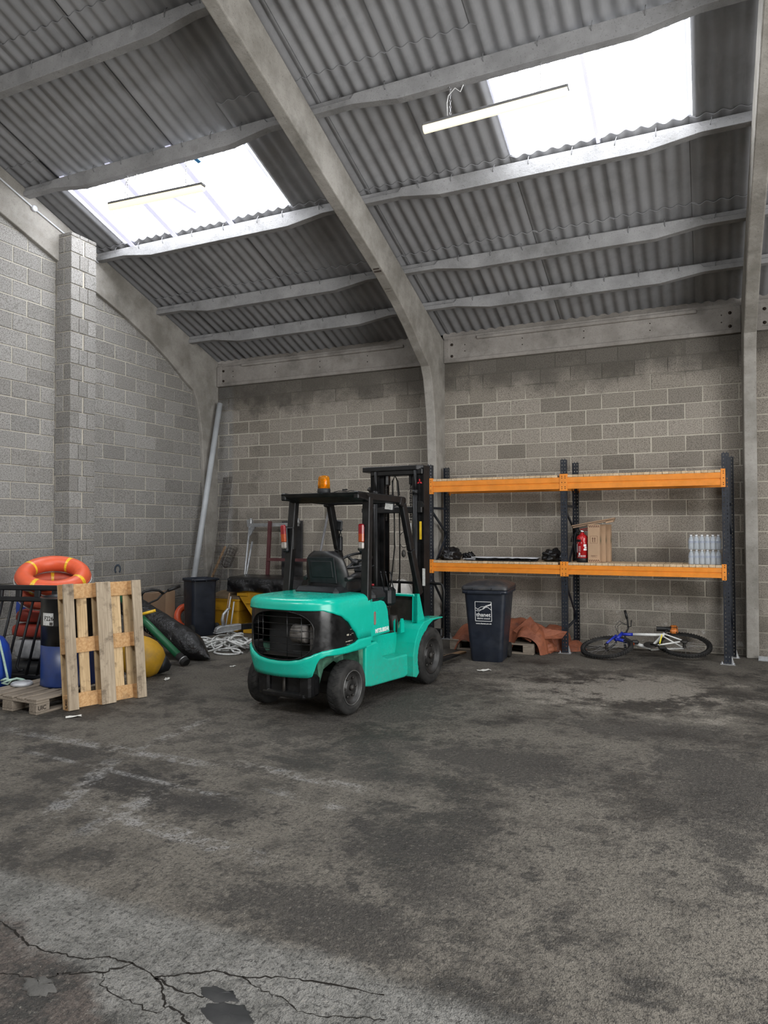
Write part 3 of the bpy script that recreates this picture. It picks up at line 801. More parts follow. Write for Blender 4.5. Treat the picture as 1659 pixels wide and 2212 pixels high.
# engine hood panels and black seat deck
mb = MB(); hood = [(.385, .625), (.385, 1.005), (.63, 1.0), (.69, .985), (.735, .945), (.765, .88), (.80, .69), (.81, .66), (.46, .655), (.46, .625)]
mb.prism(hood, -.485, .485); a = fp('hood', mb, 'forklift_green'); fix_normals(a); bevel(a, .012, 3)
mb = MB(); mb.box((0, .40, .83), (.99, .05, .40)); fp('hood_edge', mb, 'forklift_green')
lettering('MITSUBISHI', .058, 'white_print', FL, (.4865, .50, .685), Matrix(((0, 0, 1), (1, 0, 0), (0, 1, 0))), font_bold=.0014, sx=.93)
mb = MB()
ring = [(.4875, .492 + .012 * math.cos(a) * (1 if True else 0), .835 + (.05 if math.sin(a) > 0 else -.05) + .012 * math.sin(a)) for a in [k * PI / 8 for k in range(16)]]
mb.tube(ring, .0035, 5, closed=True); fp('badge', mb, 'red_print')
mb = MB(); mb.box((0, .45, 1.03), (.72, .55, .10), bev=.03); mb.box((0, .40, 1.10), (.52, .50, .10), bev=.04); fp('seat_deck', mb, 'black_plastic')
mb = MB(); mb.box((.38, .62, 1.045), (.20, .30, .13), bev=.05); mb.box((.38, .50, 1.0), (.2, .2, .06), bev=.02); fp('side_cowl', mb, 'black_plastic'); mb = MB(); mb.box((-.36, .60, 1.04), (.2, .3, .12), bev=.05); fp('side_cowl', mb, 'black_plastic')
mb = MB(); mb.tube([(.36, .66, 1.10), (.36, .665, 1.15)], .008, 8); mb.lathe([(0, 0), (.018, 0), (.018, .018), (0, .02)], (.36, .665, 1.14), 10, mi=1); fp('lever', mb, ['black_plastic', 'lens_red'])

# seat
seat = thing('seat'); seat.parent = FL; seat.location = (.02, .36, 1.12)
mb = MB(); rows = []
for k in range(13):
    z = -.02 + .40 * k / 12; w = .225 + .025 * math.sin(PI * min(1, k / 9)) - (.10 * ((k - 9) / 3) ** 2 if k > 9 else 0)
    d = .05 * (1 - .3 * k / 12) * (1 if k < 12 else .5); yb = -.02 - .10 * (k / 12) ** 1.1
    rows.append([(w * math.copysign(abs(math.cos(a)) ** .55, math.cos(a)), yb + d * math.copysign(abs(math.sin(a)) ** .7, math.sin(a)) + (.05 * abs(math.cos(a)) ** 2), z) for a in [2 * PI * q / 28 for q in range(28)]])
mb.grid(rows, closed=True); mb.add(rows[-1], [tuple(range(28))]); b = mb.build('backrest', 'black_vinyl', seat); fix_normals(b); subsurf(b)
mb = MB(); mb.box((0, -.108, .19), (.32, .012, .27), (.22, 0, 0), bev=.01); mb.box((0, -.116, .20), (.26, .012, .17), (.22, 0, 0), bev=.006); mb.build('back_pocket', 'black_plastic', seat)
mb = MB(); rows = []
for k in range(9):
    y = -.02 + .50 * k / 8; w = .24 - .02 * (k / 8) ** 2; h = .10 - .03 * (k / 8) ** 3
    rows.append([(w * x, y, h * (1 - abs(x) ** 4 * .6) + .035 * (abs(x) > .6) * (abs(x) - .6) * 2) for x in [q / 8 - 1 for q in range(17)]])
mb.grid(rows); low = [[(p[0], p[1], -.03) for p in r] for r in rows]; mb.grid(low); mb.grid([rows[0], low[0]]); mb.grid([rows[-1], low[-1]]); mb.grid([[r[0] for r in rows], [r[0] for r in low]]); mb.grid([[r[-1] for r in rows], [r[-1] for r in low]])
fix_normals(mb.build('cushion', 'black_vinyl', seat))
for s in (-1, 1):
    mb = MB(); mb.tube([(s * .25, -.05, .10), (s * .265, .1, .13), (s * .265, .25, .12), (s * .25, .38, .04), (s * .24, .42, -.06)], [.02, .035, .04, .035, .02], 10); mb.build('hip_restraint', 'black_vinyl', seat)

# steering
st = thing('steering_wheel'); st.parent = FL; st.location = (.0, .90, 1.38); st.rotation_euler = (math.radians(24), 0, 0)
mb = MB(); mb.tube([(.18 * math.cos(a), .18 * math.sin(a), 0) for a in [2 * PI * k / 36 for k in range(36)]], .015, 10, closed=True); mb.build('ring', 'black_vinyl', st)
mb = MB()
for a in (.5, 2.6, 4.7): mb.tube([(0, 0, -.02), (.16 * math.cos(a), .16 * math.sin(a), 0)], [.02, .012], 8)
mb.lathe([(0, -.05), (.035, -.05), (.045, 0), (.02, .015), (0, .015)], n=16); mb.build('spoke', 'black_vinyl', st)
mb = MB(); mb.tube([(-.01, .16, 0), (-.01, .155, .05)], .008, 8); mb.lathe([(0, -.02), (.018, -.012), (.022, 0), (.018, .014), (0, .02)], (-.01, .155, .06), 12); mb.build('spinner_knob', 'black_plastic', st)
mb = MB(); mb.tube([(.03, .95, 1.34), (.03, 1.22, .88)], .035, 12); mb.box((.03, .99, 1.26), (.14, .10, .12), (.5, 0, 0), bev=.02); mb.box((.0, 1.22, .98), (.6, .16, .2), bev=.03); mb.tube([(.1, 1.0, 1.28), (.2, .96, 1.33)], .006, 6); fp('steering_column', mb, 'black_plastic')
mb = MB()
for k, x in enumerate((.22, .28, .34)): mb.tube([(x, 1.15, 1.05), (x, 1.08, 1.24)], .006, 6); mb.lathe([(0, -.016), (.014, 0), (0, .016)], (x, 1.075, 1.25), 10)
fp('hydraulic_lever', mb, 'black_plastic')

# overhead guard
GT = 2.035
RP = {1: ((.455, .375, 1.0), (.455, .415, GT)), -1: ((-.445, .30, 1.04), (-.43, .40, GT))}
AP = {1: ((.475, 1.505, .99), (.465, 1.12, 1.985)), -1: ((-.475, 1.475, .99), (-.44, 1.08, 2.0))}
for s in (1, -1):
    mb = MB(); mb.bar(*RP[s], .085, .075, (0, 1, 0), bev=.008); fp('rear_pillar', mb, 'black_frame')
    a, b = AP[s]; mb = MB()
    pts = [a, (a[0] + (b[0] - a[0]) * .5, a[1] + (b[1] - a[1]) * .52, a[2] + (b[2] - a[2]) * .5), b, (b[0], b[1] - .09, GT - .02)]
    for p, q in zip(pts, pts[1:]): mb.bar(p, q, .06, .09, (0, 1, .4), bev=.01)
    fp('front_pillar', mb, 'black_frame')
    mb = MB(); mb.bar((.46 if s > 0 else -.41, .18, GT + .01), (.46 if s > 0 else -.41, 1.15, GT - .012), .06, .075, bev=.01); fp('guard_rail', mb, 'black_frame')
mb = MB(); mb.prism([(.17, GT + .04), (.32, GT + .045), (.46, GT - .05), (.38, GT - .05), (.19, GT + .0)], -.435, .49); a = fp('guard_rear_beam', mb, 'black_frame'); fix_normals(a); bevel(a, .006, 1)
mb = MB(); mb.bar((-.44, 1.14, GT - .012), (.49, 1.14, GT - .012), .05, .065, bev=.01); fp('guard_front_beam', mb, 'black_frame')
for y in (.52, .66, .80, .94): mb = MB(); mb.bar((-.45, y, GT + .02), (.45, y, GT + .02), .022, .045); fp('guard_bar', mb, 'black_frame')
mb = MB(); mb.tube([(.13, .30, GT + .05), (.2, .28, GT + .06), (.28, .31, GT + .053), (.33, .29, GT + .06), (.40, .3, GT + .05)], .004, 6); mb.box((.26, .30, GT + .07), (.05, .02, .015)); fp('beacon_cable', mb, 'black_plastic')
# rear lamps
for s in (1, -1):
    lp = thing('rear_lamp'); lp.parent = FL; lp.location = (-.46, .29, 1.485); lp.rotation_euler = (0, math.radians(4) * (-1 if s < 0 else 0), 0)
    if s > 0: lp.location = (.415, .375, 1.49)
    mb = MB(); mb.box((0, 0, .13), (.075, .035, .27), bev=.015); mb.build('housing', 'black_plastic', lp)
    for z0, h, m in ((.06, .075, 'lens_clear'), (.125, .10, 'lens_orange'), (.20, .11, 'lens_red')):
        mb = MB(); mb.box((0, -.022, z0 + (h / 2 - .03)), (.062, .034, h - .01 + .008), bev=.012); mb.build('lens', m, lp)
mb = MB(); mb.box((-.445, .355, 1.62), (.11, .06, .24), bev=.01); fp('lamp_bracket', mb, 'black_frame')
# beacon
bc = thing('beacon'); bc.parent = FL; bc.location = (.055, .235, GT + .025)
mb = MB(); mb.lathe([(0, 0), (.064, 0), (.066, .03), (.064, .05), (.06, .062), (0, .062)], n=28); mb.build('beacon_base', 'black_plastic', bc)
mb = MB(); mb.lathe([(.061, .055), (.060, .11), (.057, .16), (.052, .178), (.035, .188), (0, .190)], n=28); mb.build('lens', 'amber_lens', bc)
mb = MB(); mb.lathe([(0, .06), (.022, .06), (.022, .13), (.012, .145), (0, .145)], n=16); mb.lathe([(.04, .06), (.04, .15)], n=16, cap=False); mb.build('reflector', 'amber_core', bc)

# things on the left front pillar, mirror, key ring
mb = MB(); mb.box((-.42, 1.26, 1.55), (.05, .05, .17), bev=.01); mb.box((-.40, 1.20, 1.76), (.10, .03, .12), (0, .15, 0), bev=.015); mb.tube([(-.42, 1.24, 1.62), (-.38, 1.2, 1.68), (-.36, 1.22, 1.72)], .006, 6); mb.tube([(-.40, 1.2, 1.72), (-.35, 1.18, 1.66), (-.36, 1.2, 1.60)], .005, 6); fp('pillar_box', mb, 'black_plastic')
mb = MB(); mb.box((.385, .98, 1.955), (.10, .015, .075), (0, .12, .3), mi=0, bev=.006); mb.box((.383, .971, 1.955), (.085, .004, .062), (0, .12, .3), mi=1); mb.tube([(.43, 1.0, 1.96), (.46, 1.05, 1.97)], .008, 6); fp('mirror', mb, ['black_plastic', 'white_sticker'])
mb = MB(); c = Vector((.42, 1.24, 1.60)); mb.tube([c + Vector((.055 * math.sin(a), .0, .085 * math.cos(a))) for a in [2 * PI * k / 20 for k in range(20)]], .004, 5, closed=True); mb.lathe([(0, -.045), (.02, -.03), (.026, 0), (.018, .03), (0, .045)], c + Vector((-.005, 0, -.15)), 8); fp('lanyard', mb, 'grease_steel')

# mast
mast = thing('mast'); mast.parent = FL; mast.location = (.035, 1.86, 0)
for s in (1, -1):
    mb = MB(); mb.box((s * .335, .0, 1.28), (.045, .15, 2.30)); mb.box((s * .30, -.065, 1.28), (.11, .02, 2.30)); mb.box((s * .30, .065, 1.28), (.11, .02, 2.30)); mb.build('outer_upright', 'black_frame', mast)
    mb = MB(); mb.box((s * .245, .02, 1.34), (.03, .13, 2.18)); mb.box((s * .225, -.035, 1.34), (.07, .018, 2.18)); mb.box((s * .225, .08, 1.34), (.07, .018, 2.18)); mb.build('inner_upright', 'black_frame', mast)
    mb = MB(); mb.tube([(s * .265, -.11, .25), (s * .265, -.11, 2.16)], .030, 14); mb.tube([(s * .265, -.11, 2.14), (s * .265, -.11, 2.40)], .018, 12); mb.lathe([(0, 0), (.037, 0), (.037, .05), (0, .05)], (s * .265, -.11, 2.12), 14); mb.build('lift_cylinder', 'black_frame', mast)
    mb = MB()
    for k in range(20): mb.box((s * .165, -.03, 2.36 - k * .028), (.012 if k % 2 else .020, .016, .024))
    mb.build('lift_chain', 'grease_steel', mast)
    mb = MB(); mb.box((s * .165, .0, 2.33), (.05, .09, .20), bev=.02); mb.build('chain_anchor', 'black_frame', mast)
mb = MB(); pl = [(-.48, -.06), (-.44, -.12), (.28, -.12), (.345, -.05), (.345, .12), (-.48, .12)]; mb.prism(pl, 2.405, 2.46, 'z'); a = mb.build('top_plate', 'black_frame', mast); fix_normals(a); bevel(a, .006, 1)
mb = MB(); mb.box((0, -.02, 2.385), (.70, .16, .07), bev=.01); mb.build('top_tie_bar', 'black_frame', mast)
mb = MB(); mb.box((0, -.10, 1.94), (.70, .04, .075), bev=.008); mb.prism([(.28, 1.97), (.38, 1.97), (.38, 1.99), (.34, 2.04), (.30, 2.04), (.27, 1.99)], -.12, -.085, 'y'); mb.box((-.41, -.10, 1.94), (.10, .03, .05)); mb.box((0, -.02, .55), (.7, .06, .12)); mb.build('mid_tie_bar', 'black_frame', mast)
for x, d in ((-.10, -.02), (-.03, .012)):
    mb = MB(); mb.tube([(x - .02, .04, 2.30), (x - .01, .03, 2.2), (x + .015, .02, 1.95), (x + .02, .02, 1.5), (x + .005 + d, .02, 1.2), (x - .03 + d * 1.6, .02, .9), (x - .05, .03, .5)], .009, 8); mb.build('hose', 'rubber', mast)
mb = MB(); mb.tube([(-.13, .05, 2.0), (-.12, .05, 2.3), (-.09, .05, 2.36), (-.05, .05, 2.28), (-.025, .04, 2.12)], .008, 8); mb.build('hose', 'rubber', mast)
mb = MB(); mb.tube([(-.42, .02, 2.18), (-.36, .02, 2.2)], .02, 8); mb.tube([(-.44, .02, 2.21), (-.40, .02, 2.18)], .03, 8); mb.build('hose_fitting', 'grease_steel', mast)
mb = MB()                                                        # three-diamond badge
for a in (PI / 2, PI / 2 + 2 * PI / 3, PI / 2 + 4 * PI / 3):
    d = Vector((math.cos(a), math.sin(a))); n_ = Vector((-d.y, d.x)); L = .038
    q = [d * .001, d * L * .5 + n_ * L * .29, d * L, d * L * .5 - n_ * L * .29]
    mb.add([(.305 + p.x, -.077, 2.265 + p.y) for p in q], [(0, 1, 2, 3)])
mb.build('badge', 'red_print', mast)
mb = MB(); mb.box((.315, -.0775, 1.70), (.028, .003, .21)); mb.build('warning_sticker', 'yellow_sticker', mast)
mb = MB(); mb.box((.19, -.09, 1.70), (.03, .003, .17)); mb.build('sticker', 'white_sticker', mast)
mb = MB(); mb.box((.355, -.0775, 1.16), (.034, .003, .20)); mb.build('sticker', 'white_sticker', mast)
mb = MB(); mb.box((.205, -.10, 1.50), (.018, .006, .17)); mb.build('reflector_strip', 'lens_red', mast)
mb = MB(); mb.box((-.295, -.0775, 1.70), (.026, .003, .16)); mb.build('sticker', 'white_sticker', mast)
# carriage, backrest, forks
car = thing('carriage'); car.parent = FL; car.location = (.035, 2.02, 0)
mb = MB(); mb.box((0, 0, .16), (.95, .04, .09), bev=.01); mb.box((0, 0, .50), (.95, .04, .09), bev=.01); mb.box((-.2, 0, .33), (.06, .04, .4)); mb.box((.2, 0, .33), (.06, .04, .4)); mb.build('carriage_plate', 'black_frame', car)
mb = MB(); mb.tube([(-.47, .02, .55), (-.47, .02, 1.04), (-.45, .02, 1.07), (.45, .02, 1.07), (.475, .02, 1.05), (.49, .02, .98), (.47, .02, .55)], .016, 8)
for x in (-.28, -.1, .1, .28): mb.box((x, .02, .80), (.025, .012, .54))
mb.build('load_backrest', 'black_frame', car)
for x in (-.27, .22):
    mb = MB(); mb.prism([(.03, .06), (.03, .58), (.07, .58), (.075, .11), (.95, .085), (1.0, .07), (1.0, .06)], x - .05, x + .05); fix_normals(mb.build('fork', 'black_frame', car))

# ------------------------------------------------------------------ pallet racking
simple('rack_blue', (.010, .013, .020), .38, 0, .25, 12, dirt=(.03, .03, .035), dsc=8, damt=.3)
simple('rack_orange', (.72, .235, .022), .38, 0, .08, 8, dirt=(.45, .16, .03), dsc=5, damt=.35)
simple('zinc', (.55, .56, .57), .4, .7, .2, 20)
def wood(name, a, b, rough=.8, dirt=(.12, .08, .05), damt=.5, stretch=(3, 60, 60)):
    t = NT(name); c = t.co(); r = t.rnd()
    off = t.new('ShaderNodeCombineXYZ'); t.put(off.inputs[0], t.math('MULTIPLY', r, 19.0)); t.put(off.inputs[1], t.math('MULTIPLY', r, 7.0))
    mp = t.new('ShaderNodeMapping'); t.l.new(t.shift(c, off.outputs[0]), mp.inputs[0]); mp.inputs['Scale'].default_value = stretch
    col = t.mix(t.ramp(t.noise(mp.outputs[0], 1.0, 4, .6, .5), .3, .7), a, b)
    col = t.mix(t.math('MULTIPLY', t.math('FRACT', t.math('MULTIPLY', r, 5.7)), .4), col, tuple(x * .55 for x in a))
    col = t.mix(t.ramp(t.noise(t.shift(c, off.outputs[0]), 7, 5, .7), .5, .72, 0, damt), col, dirt)
    t.set(col, rough, 0, .2)
wood('pine_slat', (.50, .36, .22), (.68, .53, .36), damt=.2, stretch=(50, 3, 50))
wood('pallet_new', (.44, .30, .16), (.66, .49, .29), damt=.75, dirt=(.13, .085, .05))
wood('pallet_skid', (.30, .235, .165), (.47, .385, .285), damt=.85, dirt=(.12, .09, .065))
wood('pallet_grey', (.20, .165, .13), (.33, .28, .225), damt=.6, dirt=(.09, .075, .06))
wood('handle_wood', (.33, .21, .12), (.45, .31, .19))
wood('pallet_block', (.45, .25, .11), (.62, .40, .20), damt=.45, stretch=(40, 40, 3))

RK = thing('pallet_rack', 'two-bay warehouse racking with dark uprights, orange beams and pine slat shelves', 'racking', (0, 0, 0))
PX_ = (4.585, 6.565, 8.585); YF, YB = -.79, -.20
def upright(x, y, front):
    mb = MB(); H = 2.67; s = -1 if front else 1; w = .082; d = .055
    for o, ww in ((-.0325, .017), (0, .028), (.0325, .017)): mb.box((x + o, y, H / 2 + .006), (ww, .003, H - .01))
    nrow = int(H / .05)
    for k in range(nrow + 1):
        for o in (-.019, .019): mb.box((x + o, y, .02 + k * .05), (.010, .003, .034))
    for o in (-w / 2, w / 2): mb.box((x + o, y - s * d / 2, H / 2), (.003, d, H))
    p = mb.build('upright', 'rack_blue', RK)
    mb = MB(); mb.box((x, y - s * .02, .003), (.17, .13, .006)); mb.prism([(x + .045, .006), (x + .075, .006), (x + .048, .10), (x + .045, .10)], y - s * .01, y - s * .04, 'y'); mb.build('foot_plate', 'zinc', p)
    for o in (-.065, .065):
        mb = MB(); mb.lathe([(0, 0), (.011, 0), (.011, .014), (.006, .014), (.006, .03), (0, .03)], (x + o, y + s * .005, .006), 6); mb.build('anchor_bolt', 'zinc', p)
for x in PX_:
    upright(x, YF, True); upright(x + .07, YB, False)
    for a, b in (((x, YF + .05, .32), (x + .07, YB - .05, .42)), ((x, YF + .05, 1.0), (x + .07, YB - .05, .45)), ((x, YF + .05, 1.05), (x + .07, YB - .05, 1.60)), ((x, YF + .05, 2.0), (x + .07, YB - .05, 1.65)), ((x, YF + .05, 2.03), (x + .07, YB - .05, 2.03))):
        mb = MB(); mb.bar(a, b, .035, .02, (1, 0, 0)); mb.build('brace', 'rack_blue', RK)
def beam(x0, x1, y, z0, z1, front):
    s = -1 if front else 1; L = x1 - x0; h = z1 - z0
    prof = [(0, z0), (.045, z0), (.045, z1), (.02, z1), (.02, z1 - .0), (0, z1 - .0)]
    # box section with a pressed groove along the face
    pts = [(y - s * .045, z0), (y, z0), (y, z0 + h * .42), (y - s * .008, z0 + h * .46), (y - s * .008, z0 + h * .52), (y, z0 + h * .56), (y, z1), (y - s * .045, z1)]
    mb = MB(); mb.prism(pts, x0, x1); o = fix_normals(mb.build('beam', 'rack_orange', RK))
    for xe, sd in ((x0, 1), (x1, -1)):
        mb = MB(); mb.box((xe + sd * .0, y + s * .006, (z0 + z1) / 2 + .01), (.052, .006, h + .075)); mb.box((xe + sd * .026, y - s * .02, (z0 + z1) / 2 + .01), (.005, .05, h + .075)); c = mb.build('connector', 'rack_orange', o)
        hm = MB(); hm.lathe([(0, 0), (.0065, 0), (.0065, .0015), (0, .0015)], (0, 0, 0), 8, (0, s, 0)); me = hm.mesh('pin_hole', 'dark_void')
        for dz in (-.085, -.06, -.0, .06, .085):
            q = link('pin_hole', me, c); q.location = (xe - sd * .004, y + s * .009, (z0 + z1) / 2 + .01 + dz)
LV = ((1.085, 1.212), (2.265, 2.425))
sl = MB(); sl.box((0, 0, 0), (.0745, .60, .034), bev=.003); SLAT = sl.mesh('slat', 'pine_slat')
for i in (0, 1):
    x0, x1 = PX_[i] + .028, PX_[i + 1] - .028
    for (z0, z1) in LV:
        beam(x0 - .002, x1 + .002, YF - .004, z0, z1, True); beam(x0 + .068, x1 + .072, YB + .004, z0, z1, False)
        k = x0 + .05; rr = random.Random(int(z0 * 100) + i)
        while k < x1 - .03:
            o = link('slat', SLAT, RK); o.location = (k + rr.uniform(-.0015, .0015), (YF + YB) / 2 + rr.uniform(-.004, .004), z1 + .017 + rr.uniform(0, .002)); k += .0772
SH = LV[0][1] + .036      # top of the lower slats

# bags and board on the left lower shelf
def mat_bag():
    t = NT('bin_bag'); c = t.co(); n = t.noise(c, 14, 5, .7, 1.2)
    t.set((.006, .006, .007), .25, 0, .5, bump=n, bd=.012, bs=.6)
mat_bag()
def lump(name, label, cat, c, r, mat, seed, amp=.25, sc=3.0, n=26, flat=True, pinch=None, group=None):
    """a slumped bag: noise-folded ellipsoid resting on its base"""
    mb = MB(); rows = []
    for i in range(n + 1):
        th = PI * i / n; row = []
        for k in range(2 * n):
            ph = PI * k / n; d = Vector((math.sin(th) * math.cos(ph), math.sin(th) * math.sin(ph), math.cos(th)))
            f = 1 + amp * mnoise.noise(d * sc + Vector((seed, 0, 0))) + amp * .6 * abs(mnoise.noise(d * sc * 2.3 + Vector((0, seed, 0)))) - amp * .25
            p = Vector((d.x * r[0] * f, d.y * r[1] * f, d.z * r[2] * f))
            if flat and p.z < -r[2] * .55: p.z = -r[2] * .55
            row.append(p)
        rows.append(row)
    mb.grid(rows, closed=True); lo = min(v[2] for v in mb.v); mb.v = [(v[0], v[1], v[2] - lo) for v in mb.v]
    o = mb.build(name, mat, None, label=label, cat=cat, group=group); o.location = c; return o
lump('rubbish_bag', 'crumpled black plastic sack at the left end of the lower shelf', 'bag', (4.81, -.52, SH), (.17, .2, .12), 'bin_bag', 3, .35, 2.0)
lump('rubbish_bag', 'crumpled black plastic sack against the middle rack upright', 'bag', (6.36, -.50, SH), (.16, .18, .115), 'bin_bag', 8, .35, 2.0)
lump('rubbish_bag', 'low black plastic sack trailing beside the wrapped board', 'bag', (5.03, -.27, SH), (.10, .07, .07), 'bin_bag', 14, .5)
simple('white_board', (.62, .63, .66), .35, 0, .08, 4)
bd = thing('wrapped_board', 'white board half wrapped in black plastic lying on the shelf', 'board', (5.66, -.48, SH))
mb = MB(); mb.box((0, 0, .035), (.98, .28, .03), bev=.004); mb.build('panel', 'white_board', bd)
mb = MB(); rows = []
for i in range(41):
    x = -.56 + 1.08 * i / 40; rows.append([(x, -.22 + .1 * math.sin(j / 8 * PI) - .03 * nz(x * 3, j, 2) - .06 * (j == 0), .008 + .028 * math.sin(min(1, j / 6) * PI * .5) + .016 * abs(nz(x * 7, j * .6, 5))) for j in range(9)])
mb.grid(rows); o = mb.build('plastic_wrap', 'bin_bag', bd)
m = o.modifiers.new('s', 'SOLIDIFY'); m.thickness = .006
mb = MB(); mb.tube([(-.60, -.15, .02), (-.54, -.2, .022), (-.40, -.21, .02)], .017, 10); mb.build('film_roll', 'white_board', bd)

# fire extinguisher
simple('ext_red', (.42, .012, .016), .22, 0, .12, 5)
FE = thing('fire_extinguisher', 'red fire extinguisher with black hose and white label print', 'extinguisher', (6.785, -.62, SH))
mb = MB(); mb.lathe([(0, .04), (.077, .04), (.077, .33), (.074, .352), (.06, .372), (.034, .388), (.028, .392), (.028, .41), (0, .41)], n=28); mb.build('cylinder', 'ext_red', FE)
mb = MB(); mb.lathe([(0, 0), (.079, 0), (.079, .055), (.077, .058), (0, .058)], n=28); mb.build('base_boot', 'black_plastic', FE)
mb = MB(); mb.lathe([(0, .41), (.02, .41), (.02, .445), (0, .445)], n=14); mb.tube([(-.03, -.005, .43), (.03, -.005, .43)], .009, 10); mb.lathe([(0, 0), (.016, 0), (.016, .01), (0, .01)], (-.012, -.02, .43), 12, (0, -1, 0)); mb.build('valve', 'chrome', FE)
mb = MB(); mb.bar((-.03, 0, .452), (.085, 0, .475), .018, .008); mb.bar((0, 0, .44), (.075, 0, .442), .016, .007); mb.build('handle', 'ext_red', FE)
mb = MB(); mb.tube([(-.03, 0, .43), (-.07, 0, .425), (-.10, 0, .38), (-.108, 0, .28), (-.10, 0, .15), (-.075, -.01, .06)], .010, 8); mb.tube([(-.02, .02, .43), (-.10, .03, .41), (-.15, .03, .34), (-.155, .02, .28)], .010, 8); mb.build('hose', 'black_plastic', FE)
def cyl_patch(mb, r, a0, a1, z0, z1, n=10):
    rows = [[(r * math.sin(a0 + (a1 - a0) * k / n), -r * math.cos(a0 + (a1 - a0) * k / n), z) for k in range(n + 1)] for z in (z0, z1)]; mb.grid(rows)
mb = MB(); cyl_patch(mb, .0776, -1.2, -.1, .283, .315); o = mb.build('label_band', 'black_plastic', FE)
mb = MB()
for (a0, a1, z0, z1) in ((-1.2, 1.2, .322, .326), (-1.2, 1.2, .272, .277), (-1.2, 1.15, .262, .266), (.35, .9, .22, .25), (.5, 1.0, .195, .215), (.35, 1.0, .165, .19), (-.9, -.8, .13, .26), (-.55, -.25, .10, .135), (-.6, -.15, .155, .16), (-.6, -.15, .175, .18), (-.6, -.15, .195, .2), (-.6, -.15, .215, .22), (-1.2, -.95, .14, .25), (-.7, .7, .075, .079), (-.7, .7, .085, .089), (-.7, .7, .095, .099)):
    cyl_patch(mb, .0778, a0, a1, z0, z1, 4)
o = mb.build('label_print', 'white_print', FE); o['kind'] = 'stuff'

# cartons
simple('cardboard', (.40, .265, .165), .85, 0, .08, 3)
simple('cardboard_dark', (.27, .175, .11), .85, 0, .12, 3)
simple('carton_print', (.11, .045, .03), .8, 0, .1, 10)
simple('carton_green', (.05, .085, .045), .8, 0, .1, 10)
def carton(x, y0, y1, label, w=.16, front=True):
    t = thing('carton', label, 'box', (x, (y0 + y1) / 2, SH), group='tall cartons beside the extinguisher'); h = .525; d = y1 - y0
    mb = MB(); mb.box((0, 0, h / 2), (w, d, h), bev=.003); mb.build('body', 'cardboard', t)
    if front:
        mb = MB(); f = -d / 2 - .0008
        for zz in (.012, h - .042):
            for k in range(6):
                a = -w / 2 + .008 + k * .0245; mb.add([(a, f, zz + .03), (a + .012, f, zz + .03), (a + .026, f, zz), (a + .014, f, zz)], [(0, 3, 2, 1)])
        mb.build('hatch_print', 'carton_print', t)['kind'] = 'stuff'
        mb = MB(); c = .315
        for a, b in (((-.048, c - .05), (.048, c - .05)), ((.048, c - .05), (.048, c + .05)), ((.048, c + .05), (-.048, c + .05)), ((-.048, c + .05), (-.048, c - .05)), ((-.026, c - .034), (.026, c - .034))):
            mb.bar((a[0], f, a[1]), (b[0], f, b[1]), .0022, .0015, (0, 1, 0))
        for xx in (-.014, .014):
            mb.bar((xx, f, c - .03), (xx, f, c + .012), .008, .0015, (0, 1, 0)); mb.add([(xx - .011, f - .0008, c + .01), (xx + .011, f - .0008, c + .01), (xx, f - .0008, c + .034)], [(0, 1, 2)])
        mb.build('this_way_up_symbol', 'carton_print', t)['kind'] = 'stuff'
        mb = MB()
        for zz, a, b in ((.098, -.04, .045), (.09, -.04, .02), (.078, -.03, .04)): mb.bar((a, f, zz), (b, f, zz), .0015, .003, (0, 0, 1))
        mb.build('small_print', 'carton_print', t)['kind'] = 'stuff'
    mb = MB()
    for k in (-.3, .2):
        yy = k * d; mb.add([(w / 2 + .0008, yy - .02, .30), (w / 2 + .0008, yy + .02, .30), (w / 2 + .0008, yy, .38)], [(0, 1, 2)]); mb.add([(w / 2 + .0008, yy - .02, .30), (w / 2 + .0008, yy, .25), (w / 2 + .0008, yy + .02, .30)], [(0, 1, 2)])
    mb.build('tree_print', 'carton_green', t)['kind'] = 'stuff'
    return t
carton(6.95, -.70, -.545, 'tall brown carton with printed arrows, front of the three cartons')
carton(7.005, -.535, -.385, 'tall brown carton in the middle of the three by the extinguisher', front=False)
carton(7.05, -.375, -.23, 'tall brown carton at the back of the three by the extinguisher', front=False)
t = thing('flattened_box', 'folded cardboard box lying tilted on top of the cartons', 'cardboard', (6.935, -.53, SH + .513), (0, -math.radians(11), math.radians(3)))
mb = MB(); mb.box((.0, 0, .045), (.58, .24, .016), (0, .01, 0)); mb.build('flap', 'cardboard_dark', t)
mb = MB(); mb.box((0, -.01, .022), (.56, .22, .016)); mb.build('flap', 'cardboard_dark', t)
mb = MB(); mb.box((.215, -.01, .012), (.10, .22, .030)); mb.build('flap', 'cardboard', t)

# shrink-wrapped water bottles
t_ = NT('bottle_pet'); t_.set((.72, .78, .84), .12, 0, .6); t_.b.inputs['Transmission Weight'].default_value = .55; t_.b.inputs['IOR'].default_value = 1.2
simple('bottle_cap', (.75, .76, .78), .4, 0, .05)
simple('bottle_label', (.22, .25, .33), .4, 0, .3, 40)
t_ = NT('shrink_film'); t_.set((.8, .84, .88), .15, 0, .6); t_.b.inputs['Alpha'].default_value = .16
b_ = MB(); b_.lathe([(0, 0), (.029, 0), (.0315, .006), (.0315, .06), (.029, .07), (.0315, .08), (.0315, .115), (.03, .13), (.02, .155), (.013, .168), (.013, .176), (0, .176)], n=10); BOT = b_.mesh('bottle', 'bottle_pet')
c_ = MB(); c_.lathe([(0, .174), (.0155, .174), (.0155, .190), (0, .190)], n=10); CAP = c_.mesh('cap', 'bottle_cap')
l_ = MB(); l_.lathe([(.0318, .085), (.0318, .112)], n=10, cap=False); LAB = l_.mesh('label', 'bottle_label')
